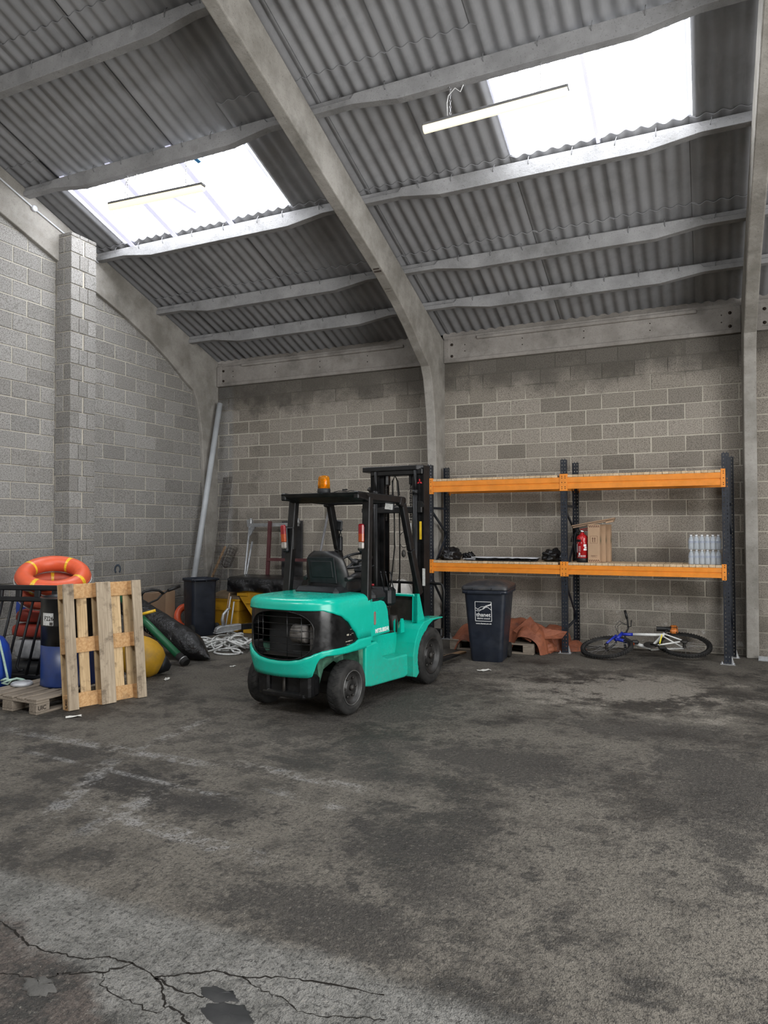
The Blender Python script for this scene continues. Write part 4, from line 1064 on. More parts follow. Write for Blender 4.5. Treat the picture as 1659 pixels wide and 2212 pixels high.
def water(z, label):
    t = thing('water_pack', label, 'bottles', (8.335, -.585, z), group='water packs on the shelf')
    for i in range(6):
        for j in range(3):
            b = link('bottle', BOT, t); b.location = (-.1625 + .065 * i, -.065 + .065 * j, 0); link('cap', CAP, b); link('label', LAB, b)
    mb = MB(); rows = []
    for z, e in ((0, .0), (.012, .004), (.06, .003), (.115, .002), (.15, -.012), (.172, -.022)):
        w, d = .198 + e, .1 + e; n = 12; row = []
        for k in range(4 * n):
            a = 2 * PI * k / (4 * n); c, s = math.cos(a), math.sin(a)
            row.append((w * math.copysign(abs(c) ** .25, c), d * math.copysign(abs(s) ** .25, s), z))
        rows.append(row)
    mb.grid(rows, closed=True); mb.build('shrink_wrap', 'shrink_film', t)
water(SH, 'lower shrink-wrapped pack of small clear water bottles at the shelf end')
water(SH + .192, 'upper shrink-wrapped pack of small clear water bottles, stacked on another')

# ------------------------------------------------------------------ council wheelie bin
simple('bin_navy', (.012, .016, .026), .42, 0, .2, 6, dirt=(.03, .032, .036), dsc=4, damt=.35)
simple('bin_lid', (.018, .02, .024), .5, 0, .25, 6, dirt=(.10, .085, .075), dsc=5, damt=.7)
def rrect(w, d, r, z, n=5, cx=0, cy=0):
    P = []
    for (sx, sy, a0) in ((1, -1, -PI / 2), (1, 1, 0), (-1, 1, PI / 2), (-1, -1, PI)):
        for k in range(n + 1):
            a = a0 + PI / 2 * k / n; P.append((cx + sx * (w / 2 - r) + r * math.cos(a), cy + sy * (d / 2 - r) + r * math.sin(a), z))
    return P
def wheelie_bin(label, loc, rot, lid=True, logo=True, H=.93, w0=.41, d0=.47, w1=.545, d1=.66, rim=.05):
    t = thing('wheelie_bin', label, 'bin', loc, rot)
    mb = MB(); rows = []
    for k, z in enumerate((0, .02, .25, .5, .75, H - .04)):
        f = z / H; ins = .02 if k == 0 else 0
        rows.append(rrect(w0 + (w1 - w0) * f - ins, d0 + (d1 - d0) * f - ins, .055, z))
    mb.grid(rows, closed=True); mb.add(rows[0], [tuple(range(len(rows[0])))[::-1]])
    mb.grid([rrect(w1, d1, .05, H - .05), rrect(w1 + rim, d1 + rim, .05, H - .045), rrect(w1 + rim, d1 + rim, .05, H - .002), rrect(w1 + .01, d1 + .01, .05, H), rrect(w1 - .03, d1 - .03, .05, H), rrect(w1 - .07 - (w1 - w0) * .32, d1 - .07 - (d1 - d0) * .32, .04, H - .3)], closed=True)
    fix_normals(mb.build('body', 'bin_navy', t))
    mb = MB(); mb.box((0, -d1 / 2 - .028, H - .028), (w1 * .8, .02, .035), bev=.006); mb.build('front_comb', 'bin_navy', t)
    if lid:
        mb = MB(); R = [rrect(w1 + .06, d1 + .07, .06, H + .005), rrect(w1 + .06, d1 + .07, .06, H + .035), rrect(w1 + .04, d1 + .05, .06, H + .05)]
        for f in (.9, .8, .6, .35, .1): R.append([(x * f, y * f + .02 * (1 - f), H + .052 + .065 * (1 - f ** 3)) for (x, y, z) in rrect(w1 + .04, d1 + .05, .07, 0)])
        mb.grid(R, closed=True); mb.add(R[-1], [tuple(range(len(R[-1])))]); fix_normals(mb.build('lid', 'bin_lid', t))
        for x in (-.14, .1):
            mb = MB(); mb.box((x, -d1 / 2 - .038, H + .018), (.015, .012, .03), bev=.003); mb.build('lid_clip', 'bin_lid', t)
    for s in (-1, 1):
        mb = MB(); mb.lathe([(.04, -.022), (.095, -.025), (.10, -.015), (.10, .015), (.095, .025), (.04, .022)], (s * (w0 / 2 + .012), d0 / 2 - .01, .10), 22, (1, 0, 0)); mb.lathe([(0, -.018), (.06, -.018), (.06, .018), (0, .018)], (s * (w0 / 2 + .012), d0 / 2 - .01, .10), 16, (1, 0, 0)); mb.build('wheel', 'rubber', t)
    mb = MB(); mb.tube([(-w1 / 2 - .01, d1 / 2 + .05, H - .02), (w1 / 2 + .01, d1 / 2 + .05, H - .02)], .016, 10)
    for s in (-1, 0, 1): mb.bar((s * w1 * .45, d1 / 2 - .01, H - .03), (s * w1 * .45, d1 / 2 + .05, H - .02), .02, .05)
    mb.build('handle', 'bin_navy', t)
    if logo:
        tl = math.atan((d1 - d0) / 2 / H)
        def F(x, z): return (x, -(d0 + (d1 - d0) * z / H) / 2 - .0018, z)
        mb = MB(); cx, c, hw, hh = -.02, .655, .105, .125
        sq = [F(cx - hw, c - hh), F(cx + hw, c - hh), F(cx + hw, c + hh), F(cx - hw, c + hh)]
        for a, b in zip(sq, sq[1:] + sq[:1]): mb.bar(a, b, .006, .002, (0, 1, 0))
        for pts in ([(-.105, .05), (-.06, .02), (0, .03), (.05, .07), (.105, .095)], [(-.105, .01), (-.05, .005), (.0, .04), (.06, .085), (.105, .10)], [(-.085, .02), (-.03, .06), (.03, .065), (.105, .085)], [(-.01, .035), (.03, .075), (.07, .085), (.105, .105)], [(.03, .055), (.06, .055), (.105, .02)]):
            P = [F(cx + x, c + z - .0) for x, z in pts]; Q = []
            for i in range(len(P) - 1):
                for k in range(4):
                    f = k / 4; Q.append(Vector(P[i]).lerp(Vector(P[i + 1]), f))
            Q.append(Vector(P[-1])); mb.tube(Q, .0036, 4)
        mb.build('logo', 'white_print', t)['kind'] = 'stuff'
        rt = (PI / 2 + tl, 0, 0)
        lettering('thanet', .072, 'white_print', t, F(cx, c - .065), rt, align='CENTER', font_bold=.0008)
        lettering('district council', .028, 'white_print', t, F(cx, c - .098), rt, align='CENTER', font_bold=.0005)
        lettering('www.thanet.gov.uk', .026, 'white_print', t, F(cx, c - .165), rt, align='CENTER', font_bold=.0005)
    return t
wheelie_bin('dark council wheelie bin with lid and white thanet logo in front of the racking', (5.735, -1.615, 0), math.radians(5), H=.93)

# ------------------------------------------------------------------ EUR pallets
def pallet(name, label, loc, rot, mw='pallet_new', mblk='pallet_block', uic=None, group=None, mdeck=None):
    """1.2 along x, .8 along y, deck on top (z = .144)"""
    t = thing(name, label, 'pallet', loc, rot, group); rr = random.Random(len(label))
    def pc(nm, c, d, m):
        mb = MB(); mb.box((0, 0, 0), d, bev=.004); mb.v = [(a + rr.uniform(-.002, .002), b + rr.uniform(-.002, .002), e + rr.uniform(-.001, .001)) for a, b, e in mb.v]
        o = mb.build(nm, m, t); o.location = c; return o
    for y, w in ((-.3275, .145), (-.175, .10), (0, .145), (.175, .10), (.3275, .145)): pc('deck_board', (0, y, .133), (1.2, w, .022), mdeck or mw)
    for x in (-.5275, 0, .5275): pc('stringer_board', (x, 0, .111), (.145, .8, .022), mblk if mblk != 'pallet_grey' else mw)
    for x in (-.5275, 0, .5275):
        for y, w in ((-.35, .10), (0, .145), (.35, .10)):
            b = pc('block', (x, y, .061), (.145, w, .078), mblk if mblk != 'pallet_new' else mw)
    for y, w in ((-.35, .10), (0, .145), (.35, .10)): pc('bottom_board', (0, y, .011), (1.2, w, .022), 'pallet_skid' if mw == 'pallet_new' else mw)
    return t
simple('brand_burn', (.03, .02, .015), .9)
# standing pallet: its underside faces the viewer
wv = Vector((.318, .948, 0)).normalized(); nv = Vector((wv.y, -wv.x, 0)); th = math.radians(7.4)
upv = Vector((0, 0, 1)) * math.cos(th) - nv * math.sin(th); out = nv * math.cos(th) + Vector((0, 0, 1)) * math.sin(th)
Rm = Matrix((upv, wv, -out)).transposed()          # local x up, y along the floor, -z towards the viewer
if Rm.determinant() < 0: Rm = Matrix((upv, -wv, -out)).transposed()
A0 = Vector((2.875, -5.847, 0)); ctr = A0 + wv * .385 + upv * .60 + Vector((0, 0, .005))
P1 = pallet('wooden_pallet', 'clean pine pallet standing on edge, its underside facing the room', ctr, Rm.to_euler())
def brand(body, sz, parent, loc, rot): return lettering(body, sz, 'brand_burn', parent, loc, rot, name='brand_mark', font_bold=.001)
sy = 1 if Rm.col[1].dot(wv) > 0 else -1
for x, s in ((-.555, .055),): 
    o = brand('UIC', .052, P1, (-.575, -.4012 * sy, .035), Matrix(((1, 0, 0), (0, 0, -1), (0, 1, 0))) if sy > 0 else Matrix(((-1, 0, 0), (0, 0, 1), (0, 1, 0))))
P2 = pallet('wooden_pallet', 'grey weathered pallet lying flat on the floor under the blue and black drum', (2.31, -5.47, 0), (0, 0, PI / 2 - .02), 'pallet_grey', 'pallet_grey')
brand('UIC', .055, P2, (-.585, -.4012, .04), (PI / 2, 0, 0))
P3 = pallet('wooden_pallet', 'old grey pallet lying under the orange tarpaulin below the racking', (5.61, -.72, 0), (0, 0, -.02), 'pallet_grey', 'pallet_grey')

# orange tarpaulin heap
def mat_tarp():
    t = NT('tarp_orange'); c = t.co(); n = t.noise(c, 5, 6, .7)
    col = t.mix(t.ramp(n, .3, .7), (.15, .046, .024), (.28, .095, .048))
    col = t.mix(t.ramp(t.noise(t.shift(c, (3, 1, 2)), 9, 6, .75), .53, .72, 0, .7), col, (.05, .03, .025))
    t.set(col, .6, 0, .3, bump=t.noise(c, 7, 4, .6, 1.0), bd=.03, bs=.7)
mat_tarp()
def tarp_h(x, y):
    def hump(cx, cy, rx, ry, h, p=2.0):
        d = (abs((x - cx) / rx) ** p + abs((y - cy) / ry) ** p); return h * max(0, 1 - d) ** .6 if d < 1 else 0
    h = max(hump(5.25, -.75, .30, .42, .36), hump(5.75, -.62, .55, .5, .47, 1.7), hump(6.08, -.78, .30, .42, .40, 2.6), hump(6.36, -.45, .24, .27, .35, 2.8), hump(6.60, -.45, .22, .2, .12))
    if h > 0: h += .05 * abs(nz(x, y, 0, 5)) + .045 * nz(x * 1.3, y * .6, 3, 3) - .02
    return max(0, h)
base = lambda x, y: .148 if (5.0 < x < 6.22 and -1.09 < y < -.30) else .004
mb = MB(); rows = []; nx, ny = 100, 60
for j in range(ny + 1):
    row = []
    for i in range(nx + 1):
        x = 4.95 + 1.9 * i / nx; y = -1.12 + 1.05 * j / ny; h = tarp_h(x, y)
        row.append((x + .03 * nz(x, y, 4, 6), y + .03 * nz(x, y, 9, 6), (max(base(x, y), h) if h > .03 else None)))
    rows.append(row)
idx = {}; vs = []; fs = []
for j in range(ny + 1):
    for i in range(nx + 1):
        p = rows[j][i]
        if p[2] is None:
            p = (p[0], p[1], base(p[0], p[1]) - .0)
            near = any(0 <= j + b <= ny and 0 <= i + a <= nx and rows[j + b][i + a][2] is not None for a in (-1, 0, 1) for b in (-1, 0, 1))
            if not near: continue
        idx[i, j] = len(vs); vs.append(p)
for j in range(ny):
    for i in range(nx):
        q = [(i, j), (i + 1, j), (i + 1, j + 1), (i, j + 1)]
        if all(k in idx for k in q): fs.append(tuple(idx[k] for k in q))
mb.add(vs, fs, 0, True)
TP = thing('tarpaulin', 'heap of dirty orange tarpaulin bundled behind the council bin', 'tarpaulin', (0, 0, 0)); mb.build('folded_sheet', 'tarp_orange', TP)
mb = MB(); mb.add([(5.90, -1.02, .30), (6.16, -1.10, .17), (6.26, -1.02, .36), (6.12, -.92, .50), (6.02, -.95, .18)], [(0, 1, 2, 3), (0, 4, 1)]); mb.add([(6.22, -.98, .20), (6.55, -.92, .22), (6.60, -.80, .30), (6.24, -.86, .34)], [(0, 1, 2, 3)]); o = mb.build('loose_flap', 'tarp_orange', TP)
m = o.modifiers.new('s', 'SOLIDIFY'); m.thickness = .008
o = lump('sagging_end', None, None, (6.27, -.80, 0), (.17, .15, .12), 'tarp_orange', 5, .18, 2.0); o.parent = TP

# ------------------------------------------------------------------ bicycle lying by the wall
simple('bike_white', (.62, .62, .60), .3, 0, .08, 8); simple('bike_blue', (.015, .03, .32), .3, 0, .15, 8)
simple('bike_black', (.012, .012, .012), .5, 0, .3, 10)
simple('tag_yellow', (.75, .62, .02), .5, 0, .05); simple('saddle_orange', (.50, .15, .025), .6, 0, .4, 25)
BK = thing('bicycle', 'blue and white mountain bike lying on its side against the wall', 'bicycle', (0, 0, 0))
def spoke_wheel(c, nrm, name):
    w = thing(name); w.parent = BK; w.location = c; w.rotation_euler = Vector((0, 0, 1)).rotation_difference(Vector(nrm)).to_euler()
    mb = MB(); mb.tube([(.315 * math.cos(a), .315 * math.sin(a), 0) for a in [2 * PI * k / 60 for k in range(60)]], .024, 10, closed=True); ty = mb.build('tyre', 'rubber', w)
    mb = MB(); kb = 56
    for k in range(kb):
        a = 2 * PI * k / kb
        for zz in (-.012, .012): mb.box((.338 * math.cos(a), .338 * math.sin(a), zz), (.012, .014, .016), (0, 0, a))
    mb.build('tread', 'rubber', ty)['kind'] = 'stuff'
    mb = MB(); mb.tube([(.283 * math.cos(a), .283 * math.sin(a), 0) for a in [2 * PI * k / 48 for k in range(48)]], .011, 6, closed=True); mb.build('rim', 'bike_black', w)
    mb = MB(); mb.tube([(0, 0, -.05), (0, 0, .05)], .018, 10); mb.lathe([(0, -.035), (.03, -.035), (.03, -.03), (0, -.03)], n=12); mb.lathe([(0, .03), (.03, .03), (.03, .035), (0, .035)], n=12); mb.build('hub', 'grease_steel', w)
    sp = MB(); sp.tube([(.028, 0, .03), (.278, .0, 0)], .0014, 3, cap=False); SP = sp.mesh('spoke', 'bright_steel')
    for k in range(28):
        o = link('spoke', SP, w); o.rotation_euler = (0 if k % 2 else PI, 0, 2 * PI * k / 28 + (.3 if k % 4 < 2 else -.3) * .3)
    return w
RH = Vector((8.07, -.43, .16)); FH = Vector((7.12, -.80, .125)); BB = Vector((7.66, -.60, .115)); ST = Vector((7.81, -.50, .285)); HT = Vector((7.28, -.52, .265)); HB = Vector((7.22, -.60, .21))
spoke_wheel(RH, (.05, -.30, .95), 'rear_wheel'); spoke_wheel(FH, (-.10, -.26, .96), 'front_wheel')
def btube(name, pts, r, m): mb = MB(); mb.tube(pts, r, 10); return mb.build(name, m, BK)
btube('head_tube', [HT + Vector((.01, .02, .015)), HB - Vector((.01, .02, .015))], .024, 'bike_blue')
btube('top_tube', [HT, HT.lerp(ST, .28)], .021, 'bike_blue'); btube('top_tube', [HT.lerp(ST, .26), ST], .020, 'bike_white')
btube('down_tube', [HB, HB.lerp(BB, .5)], .024, 'bike_blue'); btube('down_tube', [HB.lerp(BB, .48), BB], .024, 'bike_white')
btube('seat_tube', [BB, ST, ST + (ST - BB) * .12], .019, 'bike_white')
for s in (-1, 1):
    o = Vector((0, -.012, .05)) * s
    btube('chain_stay', [BB + o * .5, RH + o], .011, 'bike_white'); btube('seat_stay', [ST + o * .4, RH + o], .010, 'bike_white')
    btube('fork_leg', [HB + o, HB.lerp(FH, .35) + o, FH + o], .015, 'bike_blue' if s > 0 else 'bike_black')
btube('seat_post', [ST, ST + Vector((.05, .10, .06))], .013, 'bike_black')
sd = thing('saddle'); sd.parent = BK; sd.location = (7.84, -.36, .345); sd.rotation_euler = (math.radians(25), 0, math.radians(5))
mb = MB(); rows = []
for k in range(9):
    f = k / 8; w = .025 + .06 * max(0, (f - .35) / .65) ** 1.3; rows.append([(-.12 + .26 * f, w * math.cos(a), .035 * math.sin(a)) for a in [2 * PI * q / 12 for q in range(12)]])
mb.grid(rows, closed=True); mb.add(rows[0], [tuple(range(12))[::-1]]); mb.add(rows[-1], [tuple(range(12))]); fix_normals(mb.build('cover', 'bike_black', sd))
mb = MB(); mb.box((.10, 0, .0), (.10, .15, .068), bev=.02); mb.build('worn_patch', 'saddle_orange', sd)
mb = MB(); mb.bar((7.80, -.56, .29), (7.775, -.63, .18), .045, .012, (1, 0, 0)); mb.build('paper_tag', 'tag_yellow', BK)
bar = [Vector((7.31, -.33, .575)), Vector((7.345, -.36, .44)), Vector((7.36, -.42, .34)), Vector((7.33, -.50, .27)), Vector((7.33, -.62, .16)), Vector((7.36, -.72, .05))]
btube('handlebar', bar, .012, 'bike_black')
btube('grip', [bar[0], bar[0].lerp(bar[1], .85)], .017, 'bike_black'); btube('grip', [bar[5], bar[5].lerp(bar[4], .8)], .017, 'bike_black')
btube('stem', [HT, Vector((7.33, -.50, .28))], .017, 'bike_black')
btube('brake_lever', [Vector((7.36, -.42, .36)), Vector((7.40, -.45, .37)), Vector((7.40, -.41, .45))], .007, 'bike_black')
for d in (.0, .03): btube('cable', [Vector((7.35, -.42, .38)), Vector((7.27 - d, -.40, .40 + d)), Vector((7.22 - d, -.45, .36)), Vector((7.24, -.52, .27))], .004, 'bike_black')
mb = MB(); mb.lathe([(.02, -.004), (.085, -.004), (.09, 0), (.085, .004), (.02, .004)], BB + Vector((0, -.02, .045)), 28, (.05, -.3, .95)); mb.build('chain_ring', 'grease_steel', BK)
btube('crank', [BB + Vector((0, -.02, .06)), BB + Vector((.13, -.10, .045))], .010, 'bike_black'); btube('crank', [BB - Vector((0, -.02, .04)), BB + Vector((-.10, .10, .02))], .010, 'bike_black')
mb = MB(); mb.box(BB + Vector((.15, -.115, .04)), (.09, .07, .025), (.2, 0, .4), bev=.004); mb.build('pedal', 'bike_black', BK)
mb = MB(); mb.lathe([(0, -.01), (.05, -.01), (.055, 0), (.03, .012), (0, .014)], RH + Vector((0, -.02, .055)), 16, (.05, -.3, .95)); mb.build('cassette', 'grease_steel', BK)
mb = MB(); mb.box((7.47, -.66, .19), (.09, .06, .05), (.3, 0, .2), bev=.015, mi=0); mb.box((7.452, -.69, .17), (.02, .02, .03), mi=1); mb.build('lamp', ['bike_black', 'lens_orange'], BK)

# ------------------------------------------------------------------ hanging strip lights
t_ = NT('led_diffuser'); t_.set((.8, .75, .6), .5); t_.put(t_.b.inputs['Emission Color'], (1.0, .90, .62, 1)); t_.b.inputs['Emission Strength'].default_value = 1.0
simple('fitting_grey', (.16, .16, .165), .5, 0, .2, 8)
def batten(label, a, b, top):
    a, b = Vector(a), Vector(b); t = thing('strip_light', label, 'light', (0, 0, 0))
    up = Vector((0, 0, 1)); mb = MB(); mb.bar(a + up * .03, b + up * .03, .085, .04, bev=.01); mb.build('housing', 'fitting_grey', t)
    mb = MB(); d = (b - a).normalized(); rows = []
    for e in (a + d * .01, b - d * .01): rows.append([e + Vector((0, .046 * math.cos(q), .012 - .06 * math.sin(q))) for q in [PI * k / 8 for k in range(9)]])
    mb.grid(rows); mb.add(rows[0], [tuple(range(9))]); mb.add(rows[1], [tuple(range(9))[::-1]]); mb.build('diffuser', 'led_diffuser', t)
    for f in (.2, .82):
        p = a.lerp(b, f); n = int((top - p.z - .05) / .032); mb = MB()
        for k in range(n):
            z = p.z + .055 + k * .032; q = [(p.x + (.008 * math.cos(w) if k % 2 else 0), p.y + (0 if k % 2 else .008 * math.cos(w)), z + .02 * math.sin(w)) for w in [2 * PI * j / 8 for j in range(8)]]
            mb.tube(q, .0028, 4, closed=True)
        mb.build('chain', 'bright_steel', t)['kind'] = 'stuff'
        mb = MB(); mb.tube([p + up * .05 - d * .03, p + up * .07, p + up * .05 + d * .03], .004, 5); mb.build('hanger_clip', 'bright_steel', t)
    p = a.lerp(b, .2); mb = MB(); mb.tube([p + Vector((-.03, 0, .05)), p + Vector((-.035, 0, .2)), p + Vector((-.02, 0, top - p.z - .12)), p + Vector((.05, 0, top - p.z - .06)), p + Vector((.10, .02, top - p.z - .10)), p + Vector((.14, .03, top - p.z))], .005, 6); mb.build('cable', 'white_print', t)
batten('lit strip light hanging under the right skylight', (5.80, -4.13, 5.765), (7.25, -4.13, 5.785), 6.16)
batten('lit strip light hanging under the left skylight', (1.56, -4.13, 5.785), (3.04, -4.13, 5.735), 6.16)
# conduit and junction box on the left frame
cd = thing('conduit', 'white cable conduit with round junction box along the left rafter', 'conduit')
def rz(y): return zr(y) - .22
mb = MB(); mb.tube([(.075, -7, rz(-7) + .02), (.075, -5.5, rz(-5.5)), (.075, -4.02, rz(-4.02)), (.075, -3.4, rz(-3.4) + .03), (.075, -2.9, rz(-2.9) + .04)], .012, 8); mb.build('pipe', 'white_board', cd)
mb = MB(); mb.lathe([(0, 0), (.042, 0), (.042, .035), (.03, .04), (0, .04)], (.06, -4.02, rz(-4.02)), 16, (1, 0, 0)); mb.build('junction_box', 'white_board', cd)
# sprayed mark on the left wall
simple('spray_blue', (.05, .065, .085), .9, 0, .4, 30)
mb = MB(); mb.tube([(.002, -2.4 + .055 * math.cos(a), 1.10 + .065 * math.sin(a)) for a in [-.9 + (PI + 1.8) * k / 14 for k in range(15)]], .017, 6)
mb.v = [(.0025 + (x - .002) * .05, y, z) for x, y, z in mb.v]; mb.build('graffiti_mark', 'spray_blue', wl)

# ------------------------------------------------------------------ clutter along the left wall
simple('drum_blue', (.008, .028, .13), .35, 0, .2, 5, dirt=(.02, .03, .06), dsc=4, damt=.4)
simple('drum_black', (.008, .008, .009), .35, 0, .3, 6)
simple('buoy_orange', (.68, .105, .040), .42, 0, .1, 4, dirt=(.40, .07, .03), dsc=6, damt=.35)
simple('buoy_orange_dull', (.55, .10, .05), .5, 0, .15, 4, dirt=(.25, .06, .04), dsc=6, damt=.4)
simple('reflective_yellow', (.78, .48, .03), .3, 0, .15, 30)
simple('jacket_red', (.36, .045, .028), .6, 0, .2, 6, dirt=(.15, .025, .02), damt=.4)
simple('silver_vinyl', (.40, .41, .43), .4, .2, .25, 10)
simple('buoy_blue', (.012, .05, .30), .4, 0, .2, 4, dirt=(.03, .05, .15), dsc=6, damt=.5)
simple('buoy_yellow', (.50, .27, .015), .5, 0, .15, 4, dirt=(.22, .15, .06), dsc=3.5, damt=.7)
simple('rope_green', (.33, .45, .38), .85, 0, .2, 30)
simple('rope_white', (.60, .60, .58), .9, 0, .25, 25, dirt=(.25, .25, .24), dsc=14, damt=.6)
simple('pole_green', (.012, .11, .045), .4, 0, .2, 6, dirt=(.02, .06, .03), damt=.4)
simple('pipe_grey', (.45, .47, .49), .45, 0, .1, 4)
simple('bin_yellow', (.50, .26, .012), .5, 0, .15, 4, dirt=(.28, .17, .04), dsc=3, damt=.5)
simple('grime_brown', (.15, .105, .06), .85, 0, .3, 5)
simple('maroon', (.085, .028, .03), .5, 0, .2, 6)
simple('board_dark', (.025, .024, .025), .6, 0, .3, 5)
simple('sack_white', (.48, .46, .43), .8, 0, .15, 6)
def mat_black_wrap():
    t = NT('black_wrap'); c = t.co(); n = t.noise(c, 9, 5, .7, 1.5)
    t.set((.007, .007, .008), .22, 0, .5, bump=n, bd=.02, bs=.9)
mat_black_wrap()
simple('straw_string', (.34, .34, .31), .8, 0, .3, 20)
simple('paper', (.55, .54, .5), .9, 0, .1, 10)

# drum on the flat pallet
DR = thing('steel_drum', 'drum with black top half and blue bottom half standing on the flat pallet', 'drum', (2.37, -5.40, .146))
mb = MB(); mb.lathe([(0, 0), (.285, 0), (.288, .015), (.283, .03), (.283, .41)], n=40); mb.build('lower_shell', 'drum_blue', DR)
mb = MB(); mb.lathe([(.283, .41), (.283, .60), (.289, .61), (.283, .62), (.283, .865), (.29, .875), (.29, .89), (.275, .89), (.272, .87), (0, .868)], n=40); mb.build('upper_shell', 'drum_black', DR)
dv = (Vector((CAM_POS.x, CAM_POS.y, 0)) - Vector((2.37, -5.40, 0))).normalized(); a0 = math.atan2(dv.x, -dv.y)
mb = MB(); cyl_patch(mb, .2845, a0 - 1.12, a0 - .60, .61, .74, 12); o = mb.build('label', 'white_sticker', DR)
aa = a0 - 1.02
oo = lettering('F226', .062, 'brand_burn', DR, (0, 0, 0), (0, 0, 0), name='label_print', font_bold=.001)
oo.data = oo.data.copy()
for v in oo.data.vertices:
    ang = aa + v.co.x / .285; zz = .665 + v.co.y; v.co = (.2855 * math.sin(ang), -.2855 * math.cos(ang), zz)
mb = MB()
for k in range(14): cyl_patch(mb, .2855, a0 - .76 + .010 * k, a0 - .755 + .010 * k + (.004 if k % 3 else 0), .62, .65, 1)
mb.build('label_print', 'brand_burn', DR)['kind'] = 'stuff'

# life rings
def ring(label, c, nrm, R, r, mat='buoy_orange', bands=True, rope=True, spin=0.0, group=None, flat=1.0):
    t = thing('lifebuoy', label, 'lifebuoy', c, Vector((0, 0, 1)).rotation_difference(Vector(nrm)).to_euler(), group); n = 64
    mb = MB(); rows = []
    for i in range(n + 1):
        a = 2 * PI * i / n; rows.append([((R + r * math.cos(b)) * math.cos(a), (R + r * math.cos(b)) * math.sin(a), r * flat * math.sin(b)) for b in [2 * PI * k / 20 for k in range(20)]])
    mb.grid(rows, closed=True); mb.build('ring', mat, t)
    mb = MB(); mb.tube([((R + r * 1.01) * math.cos(a), (R + r * 1.01) * math.sin(a), 0) for a in [2 * PI * k / 48 for k in range(48)]], .006, 5, closed=True); mb.build('seam', 'buoy_orange_dull', t)
    if bands:
        for q in range(4):
            a0 = spin + q * PI / 2; mb = MB(); rows = []
            for i in range(5):
                a = a0 - .065 + .13 * i / 4; rr = r * 1.012; rows.append([((R + rr * math.cos(b)) * math.cos(a), (R + rr * math.cos(b)) * math.sin(a), rr * flat * math.sin(b)) for b in [2 * PI * k / 20 for k in range(20)]])
            mb.grid(rows, closed=True); mb.build('reflective_band', 'reflective_yellow', t)
    if rope:
        mb = MB(); pts = []
        for k in range(64):
            a = spin + 2 * PI * k / 64; s = abs(math.sin(2 * (a - spin))); pts.append(((R + r * 1.02 + .006 * s) * math.cos(a), (R + r * 1.02 + .006 * s) * math.sin(a), -.01 - .03 * s))
        mb.tube(pts, .006, 5, closed=True); mb.build('grab_line', 'rope_white', t)
    return t
tow = (CAM_POS - Vector((1.83, -5.2, 1.15))); tow.z = 0; tow.normalize()
ring('big orange lifebuoy with yellow bands lying on top of the pile', (1.53, -4.90, 1.19), tow * .42 + Vector((0, 0, .90)), .305, .092, spin=.25)
ring('orange lifebuoy tucked beneath the top one in the pile', (1.46, -4.84, 1.005), tow * .42 + Vector((0, 0, .90)), .295, .085, spin=.9, mat='buoy_orange_dull')
ring('small orange lifebuoy leaning on the left wall behind the black bin', (.36, -1.22, .235), (.93, -.25, .2), .175, .055, bands=False, rope=False, mat='buoy_orange')

# black slatted plastic barrier with the pile behind it
BR = thing('barrier_panel', 'black slatted barrier panel leaning in front of the lifebuoys', 'barrier', (1.52, -5.42, .0), (math.radians(-5), 0, math.radians(14)))
mb = MB(); W0 = -.62; W1 = .50
for z, h in ((1.09, .06), (.965, .055)): mb.box(((W0 + W1) / 2, 0, z), (W1 - W0, .045, h), bev=.012)
mb.build('top_rail', 'black_plastic', BR)
for x in (-.45, -.22, .01, .24, .45):
    mb = MB(); mb.box((x, 0, 1.025), (.07, .04, .09), bev=.01); mb.build('rail_web', 'black_plastic', BR)
for k in range(9):
    x = -.58 + .125 * k; mb = MB(); e = .02
    mb.tube([(x + .02, 0, .95), (x - .10, -.01, .34), (x - .115, -.015, .24), (x - .07, -.03, .20), (x - .02, -.03, .215)] if k == 6 else [(x + .02, 0, .95), (x - .12, -.01, .16)], .014, 8); mb.build('slat', 'black_plastic', BR)
mb = MB(); mb.box((-.18, 0, .14), (1.1, .04, .05), bev=.01); mb.build('bottom_rail', 'black_plastic', BR)
def cushion(name, label, cat, c, d, rot, mat, group=None, seed=1):
    mb = MB(); n = 10; rows = []
    for i in range(n + 1):
        th = -PI / 2 + PI * i / n; row = []
        for k in range(24):
            ph = 2 * PI * k / 24; sp = lambda v, e: math.copysign(abs(v) ** e, v)
            x = d[0] / 2 * sp(math.cos(th), .4) * sp(math.cos(ph), .4); y = d[1] / 2 * sp(math.cos(th), .4) * sp(math.sin(ph), .4); z = d[2] / 2 * sp(math.sin(th), .5)
            f = 1 + .05 * nz(x * 8 + seed, y * 8, z * 8); row.append((x * f, y * f, z * f))
        rows.append(row)
    mb.grid(rows, closed=True); o = mb.build(name, mat, None, label=label, cat=cat, group=group); o.location = c; o.rotation_euler = rot; return o
cushion('life_jacket', 'folded red life jacket at the bottom of the pile behind the barrier', 'life jacket', (1.42, -4.90, .57), (.70, .36, .16), (0, 0, .3), 'jacket_red', 'life jackets in the pile', 1)
cushion('life_jacket', 'folded red life jacket slanting in the middle of the pile', 'life jacket', (1.40, -4.90, .73), (.58, .34, .14), (0, .05, .5), 'jacket_red', 'life jackets in the pile', 4)
cushion('life_jacket', 'rolled red life jacket standing beside the drum', 'life jacket', (1.97, -4.86, .45), (.14, .26, .90), (0, 0, .3), 'jacket_red', 'life jackets in the pile', 7)
cushion('float_roll', 'silver grey vinyl roll lying under the life jackets', 'roll', (1.42, -4.90, .36), (.68, .30, .25), (0, 0, .25), 'silver_vinyl', None, 9)
cushion('crate_base', 'dark plastic crate under the pile of life jackets', 'crate', (1.38, -4.88, .115), (.85, .5, .22), (0, 0, .3), 'black_plastic', None, 2)
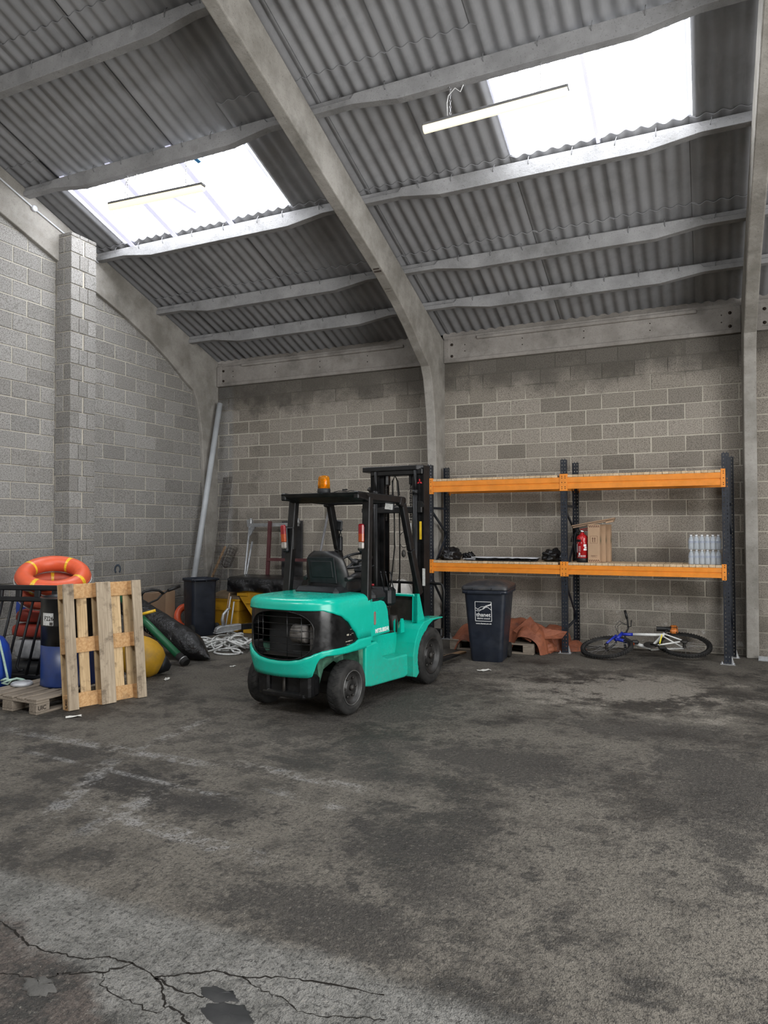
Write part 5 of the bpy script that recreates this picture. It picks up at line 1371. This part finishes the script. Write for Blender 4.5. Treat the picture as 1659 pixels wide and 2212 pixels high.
cushion('fender_bag', 'small blue bag wedged behind the top of the barrier', 'bag', (.98, -4.82, .80), (.16, .2, .2), (0, 0, .3), 'buoy_blue', None, 12)
# blue fender buoy and rope
BU = thing('mooring_buoy', 'blue fender buoy with pale green rope at the left edge', 'buoy', (1.585, -5.72, .0))
mb = MB(); mb.lathe([(0, .0), (.09, .004), (.155, .05), (.19, .14), (.2, .26), (.195, .40), (.17, .52), (.12, .60), (.06, .635), (.045, .65), (.045, .69), (0, .69)], n=32); mb.build('body', 'buoy_blue', BU)
cdir = (CAM_POS - Vector((1.6, -5.6, 0))); cdir.z = 0; cdir.normalize(); sdir = Vector((-cdir.y, cdir.x, 0))
def rp(s, d, z): v = cdir * d + sdir * s; return (v.x, v.y, z)
mb = MB(); mb.tube([rp(-.05, .03, .69), rp(.0, .06, .705), rp(.04, .08, .68), rp(.08, .14, .58), rp(.12, .19, .40), rp(.15, .22, .25), rp(.16, .24, .20)], .012, 8); mb.tube([rp(.05 * math.cos(a), .05 * math.sin(a), .665) for a in [2 * PI * k / 16 for k in range(16)]], .012, 6, closed=True)
mb.tube([rp(.10, .24, .19), rp(.14, .27, .21), rp(.19, .26, .19), rp(.16, .25, .15), rp(.11, .26, .17), rp(.16, .27, .19), rp(.24, .25, .20), rp(.30, .24, .18), rp(.34, .23, .15)], .012, 8); mb.build('rope', 'rope_green', BU)
mb = MB(); mb.lathe([(0, 0), (.10, 0), (.105, .02), (.09, .035), (0, .04)], n=20); o = mb.build('tin_lid', 'silver_vinyl', None, label='shallow metal tin lying on the pallet beside the drum', cat='tin'); o.location = (2.03, -5.70, .146)

# yellow buoy
YB_ = thing('yellow_buoy', 'scuffed yellow float with black end cap lying on the floor behind the standing pallet', 'buoy', (2.33, -4.36, .237))
ax = Vector((.66, .62, -.42)).normalized()
mb = MB(); mb.lathe([(0, -.32), (.12, -.30), (.19, -.23), (.225, -.12), (.237, 0), (.225, .10), (.18, .19), (.12, .25)], n=36, axis=ax); mb.build('body', 'buoy_yellow', YB_)
mb = MB(); mb.lathe([(.125, .24), (.10, .29), (.055, .34), (.04, .36), (0, .365)], n=20, axis=ax); mb.build('end_cap', 'black_plastic', YB_)
# green pole
GP = thing('green_pole', 'green pole with yellow handle and black rubber foot leaning down to the floor', 'pole', (0, 0, 0))
a, b = Vector((2.27, -3.62, .11)), Vector((1.15, -3.50, .82))
mb = MB(); mb.tube([a, b], .048, 14); mb.build('shaft', 'pole_green', GP)
d = (a - b).normalized(); mb = MB(); mb.tube([a - d * .02, a + d * .10], .052, 12); mb.tube([a + d * .06, a + d * .14], .06, 12); mb.build('rubber_foot', 'rubber', GP)
mb = MB(); mb.tube([a + d * .07, a + d * .082], .063, 14); mb.build('clamp_ring', 'bright_steel', GP)
q = b.lerp(a, .36); mb = MB(); mb.tube([q + Vector((.05, -.05, .04)), q + Vector((.20, .06, .09))], .02, 10); mb.build('side_handle', 'reflective_yellow', GP)
# black wrapped roll
def wrap_roll():
    t = thing('wrapped_roll', 'long roll wrapped in black plastic slanting down behind the yellow float', 'roll', (0, 0, 0))
    a, b = Vector((2.10, -3.22, .175)), Vector((.72, -3.02, .70)); mb = MB(); rows = []; ax = (b - a).normalized(); s = ax.orthogonal().normalized(); u = ax.cross(s)
    N = 40
    for i in range(N + 1):
        f = i / N; c = a.lerp(b, f); r = .185 * (1 - .1 * f); row = []
        for k in range(28):
            an = 2 * PI * k / 28; q = c + (s * math.cos(an) + u * math.sin(an)) * r * (1 + .07 * nz(f * 9, math.cos(an) * 2, math.sin(an) * 2)); q.z = max(.004, q.z); row.append(q)
        rows.append(row)
    tip = Vector((2.47, -3.26, .03)); pre = []
    for f, sc in ((1, .02), (.85, .22), (.55, .55), (.25, .85)):
        pre.append([Vector(((a + (tip - a) * f).x, (a + (tip - a) * f).y, max(.004, (a + (tip - a) * f).z))) + (p - a) * sc * .9 if False else (a + (tip - a) * f) + (p - a) * sc for p in rows[0]])
    for r_ in pre:
        for p in r_: p.z = max(.004, p.z)
    mb.grid(pre + rows, closed=True); mb.add(rows[-1], [tuple(range(28))]); fix_normals(mb.build('plastic_wrap', 'black_wrap', t))
    mb = MB(); rr = random.Random(4)
    for k in range(46):                                     # loose strands on the wrap
        f = rr.uniform(.05, .95); an = rr.uniform(-2.6, .6); pts = []
        for j in range(5):
            ff = f + j * rr.uniform(-.012, .03); aa = an + j * rr.uniform(-.2, .25); c = a.lerp(b, ff); r = .185 * (1 - .1 * ff) * 1.085
            p = c + (s * math.cos(aa) + u * math.sin(aa)) * r
            if p.z > .01: pts.append(p)
        if len(pts) > 2: mb.tube(pts, .003, 3)
    mb.build('loose_string', 'straw_string', t)['kind'] = 'stuff'
wrap_roll()
# black handlebar
HB_ = thing('handlebar', 'black cycle handlebar with grip sticking up behind the wrapped roll', 'handlebar', (0, 0, 0))
mb = MB(); mb.tube([(.72, -2.66, .74), (.75, -2.62, .80), (.80, -2.52, .82), (.85, -2.42, .80), (.88, -2.36, .75)], .02, 8); mb.tube([(.70, -2.70, .70), (.70, -2.70, .92)], .035, 8); mb.build('bar', 'bike_black', HB_)
mb = MB(); mb.tube([(.90, -2.28, .79), (.97, -2.10, .845)], .024, 10); mb.tube([(.88, -2.36, .75), (.90, -2.28, .79)], .014, 8); mb.build('grip', 'bike_black', HB_)
mb = MB(); mb.tube([(.88, -2.36, .76), (.80, -2.40, .66), (.70, -2.50, .60), (.60, -2.55, .56)], .014, 8); mb.tube([(.60, -2.55, .56), (.52, -2.60, 0.01)], .016, 8); mb.build('stem', 'bike_black', HB_)
# cardboard box by the wall
CB = thing('cardboard_box', 'plain flat brown cardboard box standing against the left wall', 'box', (.12, -1.60, 0), (0, 0, .04))
mb = MB(); mb.box((0, 0, .345), (.16, .60, .69), bev=.003); mb.build('body', 'cardboard_dark', CB)
mb = MB(); mb.box((.083, .17, .345), (.004, .23, .69)); mb.build('side_flap', 'cardboard', CB)
# black wheelie bin seen from the back, lid hanging open
wheelie_bin('plain black wheelie bin seen from the back beside the grit bin', (.83, -1.45, 0), math.radians(63) + PI, lid=False, logo=False, H=.93, w0=.40, d0=.36, w1=.42, d1=.40, rim=.03)
# downpipe and wire mesh leaning in the corner
mb = MB(); mb.tube([(.20, -.12, 4.04), (.20, -1.02, .03)], .05, 16); mb.build('drain_pipe', 'pipe_grey', None, label='long grey plastic pipe leaning in the corner', cat='pipe')
WM = thing('wire_mesh', 'dark wire mesh panel leaning beside the long grey pipe', 'mesh', (0, 0, 0)); mb = MB()
for k in range(7):
    x = .22 + .045 * k; mb.tube([(x + .02, -.05 - .02 * k, 2.68), (x + .05, -.55 - .02 * k, .02)], .004, 4)
for k in range(26):
    f = k / 25; y = -.05 - .5 * f; z = 2.66 - 2.6 * f; mb.tube([(.215 + .03 * f, y, z), (.51 + .03 * f, y - .12, z)], .003, 4)
mb.build('wires', 'rusty_steel', WM)['kind'] = 'stuff'
# landing net with wooden handle
LN = thing('wire_basket', 'rusty wire basket on a wooden handle leaning at the corner column', 'basket', (0, 0, 0))
mb = MB(); mb.tube([(.36, -.16, 1.41), (.05, -.42, .45)], .022, 10); mb.build('handle', 'handle_wood', LN)
mb = MB(); c0 = Vector((.43, -.14, 1.22)); ax = Vector((-.25, 0, -.5)).normalized(); e1 = Vector((.85, 0, -.4)).normalized(); e2 = Vector((0, -1, 0))
for k in range(7):
    f = -.19 + .38 * k / 6; r = .085 if k < 6 else .05; mb.tube([c0 + ax * f + (e1 * math.cos(a) * r * 1.1 + e2 * math.sin(a) * r) for a in [2 * PI * j / 18 for j in range(18)]], .0028, 4, closed=True)
for j in range(10):
    a = 2 * PI * j / 10; mb.tube([c0 + ax * -.19 + (e1 * math.cos(a) * .094 + e2 * math.sin(a) * .085), c0 + ax * .17 + (e1 * math.cos(a) * .094 + e2 * math.sin(a) * .085), c0 + ax * .23], .0028, 4)
mb.build('wire_cage', 'rusty_steel', LN)
# grit bin
GB_ = thing('grit_bin', 'yellow plastic grit bin with dirty brown lid beside the black bin', 'bin', (.98, -.74, 0))
mb = MB(); R = [rrect(.50, .44, .03, .10), rrect(.54, .50, .03, .36), rrect(.57, .53, .03, .36), rrect(.60, .55, .03, .53), rrect(.64, .58, .03, .53), rrect(.64, .58, .03, .56)]
mb.grid(R, closed=True, sm=False); mb.add(R[0], [tuple(range(len(R[0])))[::-1]]); fix_normals(mb.build('body', 'bin_yellow', GB_))
mb = MB(); R = [rrect(.65, .60, .04, .56), rrect(.63, .58, .04, .60), rrect(.45, .35, .04, .67, cy=.1), rrect(.1, .1, .04, .675, cy=.1)]; mb.grid(R, closed=True, sm=False); mb.add(R[-1], [tuple(range(len(R[-1])))]); fix_normals(mb.build('lid', 'grime_brown', GB_))
for x in (-.18, .18):
    mb = MB(); mb.box((x, 0, .05), (.08, .40, .10), bev=.01); mb.build('foot', 'bin_yellow', GB_)
# tipping skip under a tarpaulin
SK = thing('tipping_skip', 'yellow tipping skip half hidden behind the forklift', 'skip', (1.86, -.74, 0))
mb = MB(); mb.prism([(-.62, .70), (.72, .70), (.50, .22), (-.15, .16), (-.30, .30)], -.30, .30, 'y'); fix_normals(mb.build('hopper', 'bin_yellow', SK))
mb = MB(); mb.box((-.48, -.312, .645), (.2, .02, .05)); mb.box((-.36, -.312, .52), (.10, .02, .04)); mb.box((.3, -.312, .645), (.5, .02, .05)); mb.build('rib', 'bin_yellow', SK)
mb = MB(); mb.box((0, -.22, .08), (1.0, .10, .16), bev=.01); mb.box((0, .22, .08), (1.0, .10, .16), bev=.01); mb.build('skid', 'bin_yellow', SK)
TC = thing('skip_cover', 'shiny black plastic sheet draped over the yellow skip', 'tarpaulin', (0, -.10, 0)); mb = MB(); rows = []
for i in range(61):
    f = i / 60; x = 1.10 + 1.45 * f; row = []
    for j, (y, z) in enumerate(((-1.0, .695), (-1.01, .74), (-1.02, .80), (-1.0, .86), (-.98, .90), (-.9, .925), (-.7, .93), (-.5, .94), (-.28, .93), (-.24, .9))):
        n = nz(x * 3, j * .5, 1); row.append((x + .012 * nz(x * 9, j, 4), y + .035 * n - (.02 * math.sin(x * 14 + j) if j < 4 else 0), z + (.02 if j < 2 else .012) * nz(x * 5, j * .7, 9) + (.015 * math.sin(x * 9) if j == 0 else 0)))
    rows.append(row)
mb.grid(rows); ends = rows[0]
mb.grid([[(p[0] - .015, p[1] + .03, p[2] - .0) for p in ends], ends]); mb.add([Vector(p) for p in ends], [tuple(range(len(ends)))]); mb.add([Vector(p) for p in rows[-1]], [tuple(range(len(ends)))[::-1]])
mb.build('sheet', 'black_wrap', TC)
# thin white poles between grit bin and skip
for k, (a, b, w) in enumerate((((1.16, -1.10, .66), (1.06, -1.14, .01), 'left'), ((1.20, -1.12, .61), (1.12, -1.18, .01), 'middle'), ((1.28, -1.14, .53), (1.24, -1.2, .01), 'right'))):
    mb = MB(); mb.tube([a, b], .011, 8); mb.build('white_pole', 'pipe_grey' if k else 'handle_wood', None, label='thin pale pole leaning on the skip, %s of three' % w, cat='pole', group='pale poles by the skip')
# rope heap
RP_ = thing('rope_pile', 'tangled heap of thick white rope on the floor by the hitch', 'rope', (2.02, -2.32, 0)); rr = random.Random(5); mb = MB()
for k in range(30):
    f = k / 30; R0 = rr.uniform(.10, .20); cx, cy = rr.gauss(.03, .16), rr.gauss(0, .17); zc = .02 + .19 * max(0, 1 - math.hypot(cx, cy) / .42) * rr.uniform(.3, 1); tl = rr.uniform(-.5, .5); t2 = rr.uniform(-.5, .5); ph = rr.uniform(0, 6); el = rr.uniform(.5, 1)
    pts = []
    for j in range(22):
        a = ph + 2 * PI * j / 22 * rr.uniform(.98, 1.02); x = R0 * math.cos(a); y = R0 * el * math.sin(a); pts.append((cx + x, cy + y, max(.014, zc + x * tl + y * t2)))
    mb.tube(pts, .0135, 6, closed=rr.random() < .6)
for pts in ([(-.2, .1, .03), (-.4, .15, .06), (-.56, .22, .05), (-.62, .25, .06)], [(-.15, .0, .04), (-.35, .10, .02), (-.55, .2, .015), (-.62, .16, .015), (-.5, .08, .015), (-.3, .0, .03)], [(-.1, -.1, .03), (-.3, -.05, .015), (-.42, .0, .015), (-.5, .06, .015)], [(.2, -.2, .05), (.35, -.3, .015), (.5, -.3, .015)]): mb.tube(pts, .0135, 6)
mb.build('coils', 'rope_white', RP_)
# trailer coupling resting above the rope
TH = thing('trailer_coupling', 'galvanised trailer hitch coupling with raised handle above the rope heap', 'hitch', (2.02, -2.42, .25), (0, 0, math.radians(62)))
mb = MB(); mb.prism([(-.12, .0), (-.10, .06), (-.04, .085), (.06, .09), (.28, .095), (.28, .01), (-.08, -.02)], -.045, .045, 'y'); o = fix_normals(mb.build('head', 'galvanised', TH)); bevel(o, .012, 2)
mb = MB(); mb.box((.05, 0, .0), (.34, .12, .012), (0, -.08, 0), bev=.004); mb.build('flange', 'galvanised', TH)
mb = MB(); mb.tube([(.02, 0, .08), (.0, 0, .17), (.02, 0, .25), (.08, 0, .31), (.12, 0, .33)], [.028, .024, .022, .02, .016], 10); mb.build('handle', 'galvanised', TH)
mb = MB(); mb.box((.62, 0, .045), (.72, .08, .08), bev=.005); mb.box((.9, 0, -.11), (.06, .06, .26)); mb.build('drawbar', 'black_frame', TH)
mb = MB()
for k in range(11):
    c = Vector((.06 + .006 * k, -.05, -.01 - .021 * k)); q = [(c.x + (.007 * math.cos(w) if k % 2 else 0), c.y + (0 if k % 2 else .007 * math.cos(w)), c.z + .015 * math.sin(w)) for w in [2 * PI * j / 8 for j in range(8)]]; mb.tube(q, .003, 4, closed=True)
mb.build('chain', 'bright_steel', TH)['kind'] = 'stuff'
# galvanised goal frame, maroon frame, dark board, pole, sacks
GF = thing('goal_frame', 'galvanised folding frame with round legs leaning against the rear wall', 'frame', (0, 0, 0))
mb = MB(); mb.bar((.90, -.22, 1.79), (1.95, -.22, 1.80), .05, .06); mb.build('top_bar', 'galvanised', GF)
for x in (.93, 1.90):
    mb = MB(); mb.box((x, -.2, 1.85), (.10, .08, .08), bev=.01); mb.lathe([(0, 0), (.025, 0), (.025, .03), (0, .03)], (x + .02, -.2, 1.88), 8); mb.build('bracket', 'galvanised', GF)
for (a, b) in (((.95, -.24, 1.77), (.82, -.36, .02)), ((.98, -.2, 1.5), (.74, -.33, .02)), ((1.91, -.24, 1.77), (1.80, -.37, .02))):
    mb = MB(); mb.tube([a, b], .02, 10); mb.build('leg', 'galvanised', GF)
mb = MB(); mb.prism([(.945, 1.77), (1.06, 1.77), (.97, 1.62), (.945, 1.6)], -.235, -.205, 'y'); mb.build('gusset', 'galvanised', GF)
MF = thing('maroon_frame', 'maroon painted steel frame standing against the rear wall', 'frame', (0, 0, 0))
for (a, b) in (((1.40, -.27, 1.86), (1.33, -.32, .02)), ((1.83, -.27, 1.80), (1.74, -.32, .02))): mb = MB(); mb.bar(a, b, .06, .04, (0, 1, 0)); mb.build('post', 'maroon', MF)
mb = MB(); mb.bar((1.36, -.30, 1.19), (2.2, -.30, 1.19), .05, .05); mb.build('cross_rail', 'maroon', MF)
mb = MB(); mb.box((1.74, -.09, .94), (.42, .03, 1.84), (-.04, -.02, 0), bev=.003); mb.build('dark_board', 'board_dark', None, label='dark grey board leaning on the wall behind the maroon frame', cat='board')
mb = MB(); mb.tube([(2.47, -.04, 2.16), (2.13, -.30, .03)], .022, 10); mb.build('leaning_pole', 'fitting_grey', None, label='grey pole leaning on the rear wall behind the driver seat', cat='pole')
lump('bulk_sack', 'white sack standing by the wall behind the forklift mast', 'sack', (3.98, -.52, 0), (.30, .28, .62), 'sack_white', 31, .12, 2.2)
# timber and litter on the floor
mb = MB(); mb.bar((5.16, -1.88, .012), (5.27, -1.30, .012), .09, .022); mb.build('timber_offcut', 'handle_wood', None, label='short timber offcut on the floor beside the front tyre', cat='timber')
def scrap(label, loc, s, seed, mat='paper', cat='litter'):
    mb = MB(); rr = random.Random(seed); rows = []
    for j in range(5): rows.append([(s * (i - 2) / 2 * (1 + .2 * rr.random()), s * .5 * (j - 2) / 2, .004 + s * .22 * rr.random()) for i in range(5)])
    mb.grid(rows, sm=False); o = mb.build('paper_scrap', mat, None, label=label, cat=cat); o.location = loc; o.rotation_euler = (0, 0, rr.uniform(0, 3)); return o
scrap('crumpled pale scrap on the floor in front of the council bin', (5.90, -2.42, 0), .075, 1)
scrap('small white scrap on the floor beside the rope heap', (2.95, -3.42, 0), .04, 2)
scrap('white torn scrap on the floor in front of the yellow float', (2.72, -4.36, 0), .055, 3)
scrap('white strip of litter on the floor before the standing pallet', (3.06, -5.98, 0), .06, 4)
AN = thing('steel_angle', 'length of galvanised angle on the floor beyond the right column', 'angle bar', (9.2, -.36, 0), (0, 0, -.1))
mb = MB(); mb.box((0, 0, .004), (.5, .06, .006)); mb.box((0, .027, .03), (.5, .006, .05)); mb.build('section', 'galvanised', AN)

simple('tar_black', (.010, .010, .010), .6, 0, .5, 12, dirt=(.04, .038, .035), dsc=9, damt=.5)
def patch(label, x, y, rx, ry, h, seed, mat, name='tar_patch', cat='tar'):
    mb = MB(); rows = []; n = 28
    for f, z in ((1.0, .001), (.93, h * .7), (.8, h), (.5, h * 1.05), (.2, h), (.01, h)):
        rows.append([(rx * f * math.cos(a) * (1 + .5 * nz(math.cos(a) * 2.6 + seed, math.sin(a) * 2.6, 0)), ry * f * math.sin(a) * (1 + .5 * nz(math.cos(a) * 2.6, math.sin(a) * 2.6 + seed, 3)), z * (1 + .3 * nz(a * 3, f * 5, seed))) for a in [2 * PI * k / n for k in range(n)]])
    mb.grid(rows, closed=True); o = mb.build(name, mat, None, label=label, cat=cat); o.location = (x, y, 0); return o
patch('smaller blob of black tar on the cracked slab at lower left', 6.705, -8.585, .075, .035, .004, 1, 'tar_black')
patch('larger blob of black tar at the bottom edge of the slab', 6.81, -8.665, .10, .055, .005, 5, 'tar_black')
mat_concrete('loose_stone', (.07, .067, .062), (.12, .116, .108), amt=.5)
patch('loose flat grey stone in the broken corner of the slab', 6.06, -8.83, .075, .045, .008, 9, 'loose_stone', 'flat_stone', 'stone')

# cracks in the slab, thin dark ribbons a hair above the floor
CRACKS = [[(5.516, -8.58), (5.665, -8.616), (5.789, -8.657), (5.928, -8.656), (6.065, -8.638), (6.158, -8.582), (6.277, -8.572), (6.42, -8.605), (6.533, -8.633), (6.659, -8.626), (6.727, -8.571)], [(6.42, -8.605), (6.504, -8.553), (6.602, -8.482), (6.725, -8.468), (6.866, -8.404), (7.073, -8.363), (7.266, -8.34)], [(6.067, -8.737), (6.11, -8.718), (6.224, -8.666), (6.277, -8.572)], [(6.42, -8.605), (6.499, -8.648), (6.568, -8.716), (6.65, -8.725), (6.714, -8.758)], [(6.725, -8.468), (6.823, -8.502), (6.93, -8.504), (7.024, -8.545), (7.119, -8.537), (7.248, -8.479), (7.32, -8.458)], [(6.224, -8.666), (6.267, -8.727), (6.375, -8.754), (6.572, -8.761)], [(5.852, -8.834), (5.96, -8.812), (6.059, -8.768), (6.067, -8.737)]]

t_ = NT('crack_dirt'); t_.set((.016, .014, .012), .95, 0, .1)
FLOOR = bpy.data.objects['floor']
for ci, C in enumerate(CRACKS):
    rr = random.Random(ci); pts = []
    for (a, b) in zip(C, C[1:]):
        for k in range(7): f = k / 7; pts.append(Vector((a[0] + (b[0] - a[0]) * f + rr.gauss(0, .005), a[1] + (b[1] - a[1]) * f + rr.gauss(0, .004), 0)))
    pts.append(Vector((*C[-1], 0))); L_, R_ = [], []
    for i, p in enumerate(pts):
        d = (pts[min(i + 1, len(pts) - 1)] - pts[max(i - 1, 0)]).normalized(); n_ = Vector((-d.y, d.x, 0)); w = (.0015 + .0045 * rr.random()) * (1 if ci < 4 else .6)
        L_.append(p + n_ * w + Vector((0, 0, .0008))); R_.append(p - n_ * w + Vector((0, 0, .0008)))
    mb = MB(); mb.grid([L_, R_], sm=False); mb.build('crack', 'crack_dirt', FLOOR)
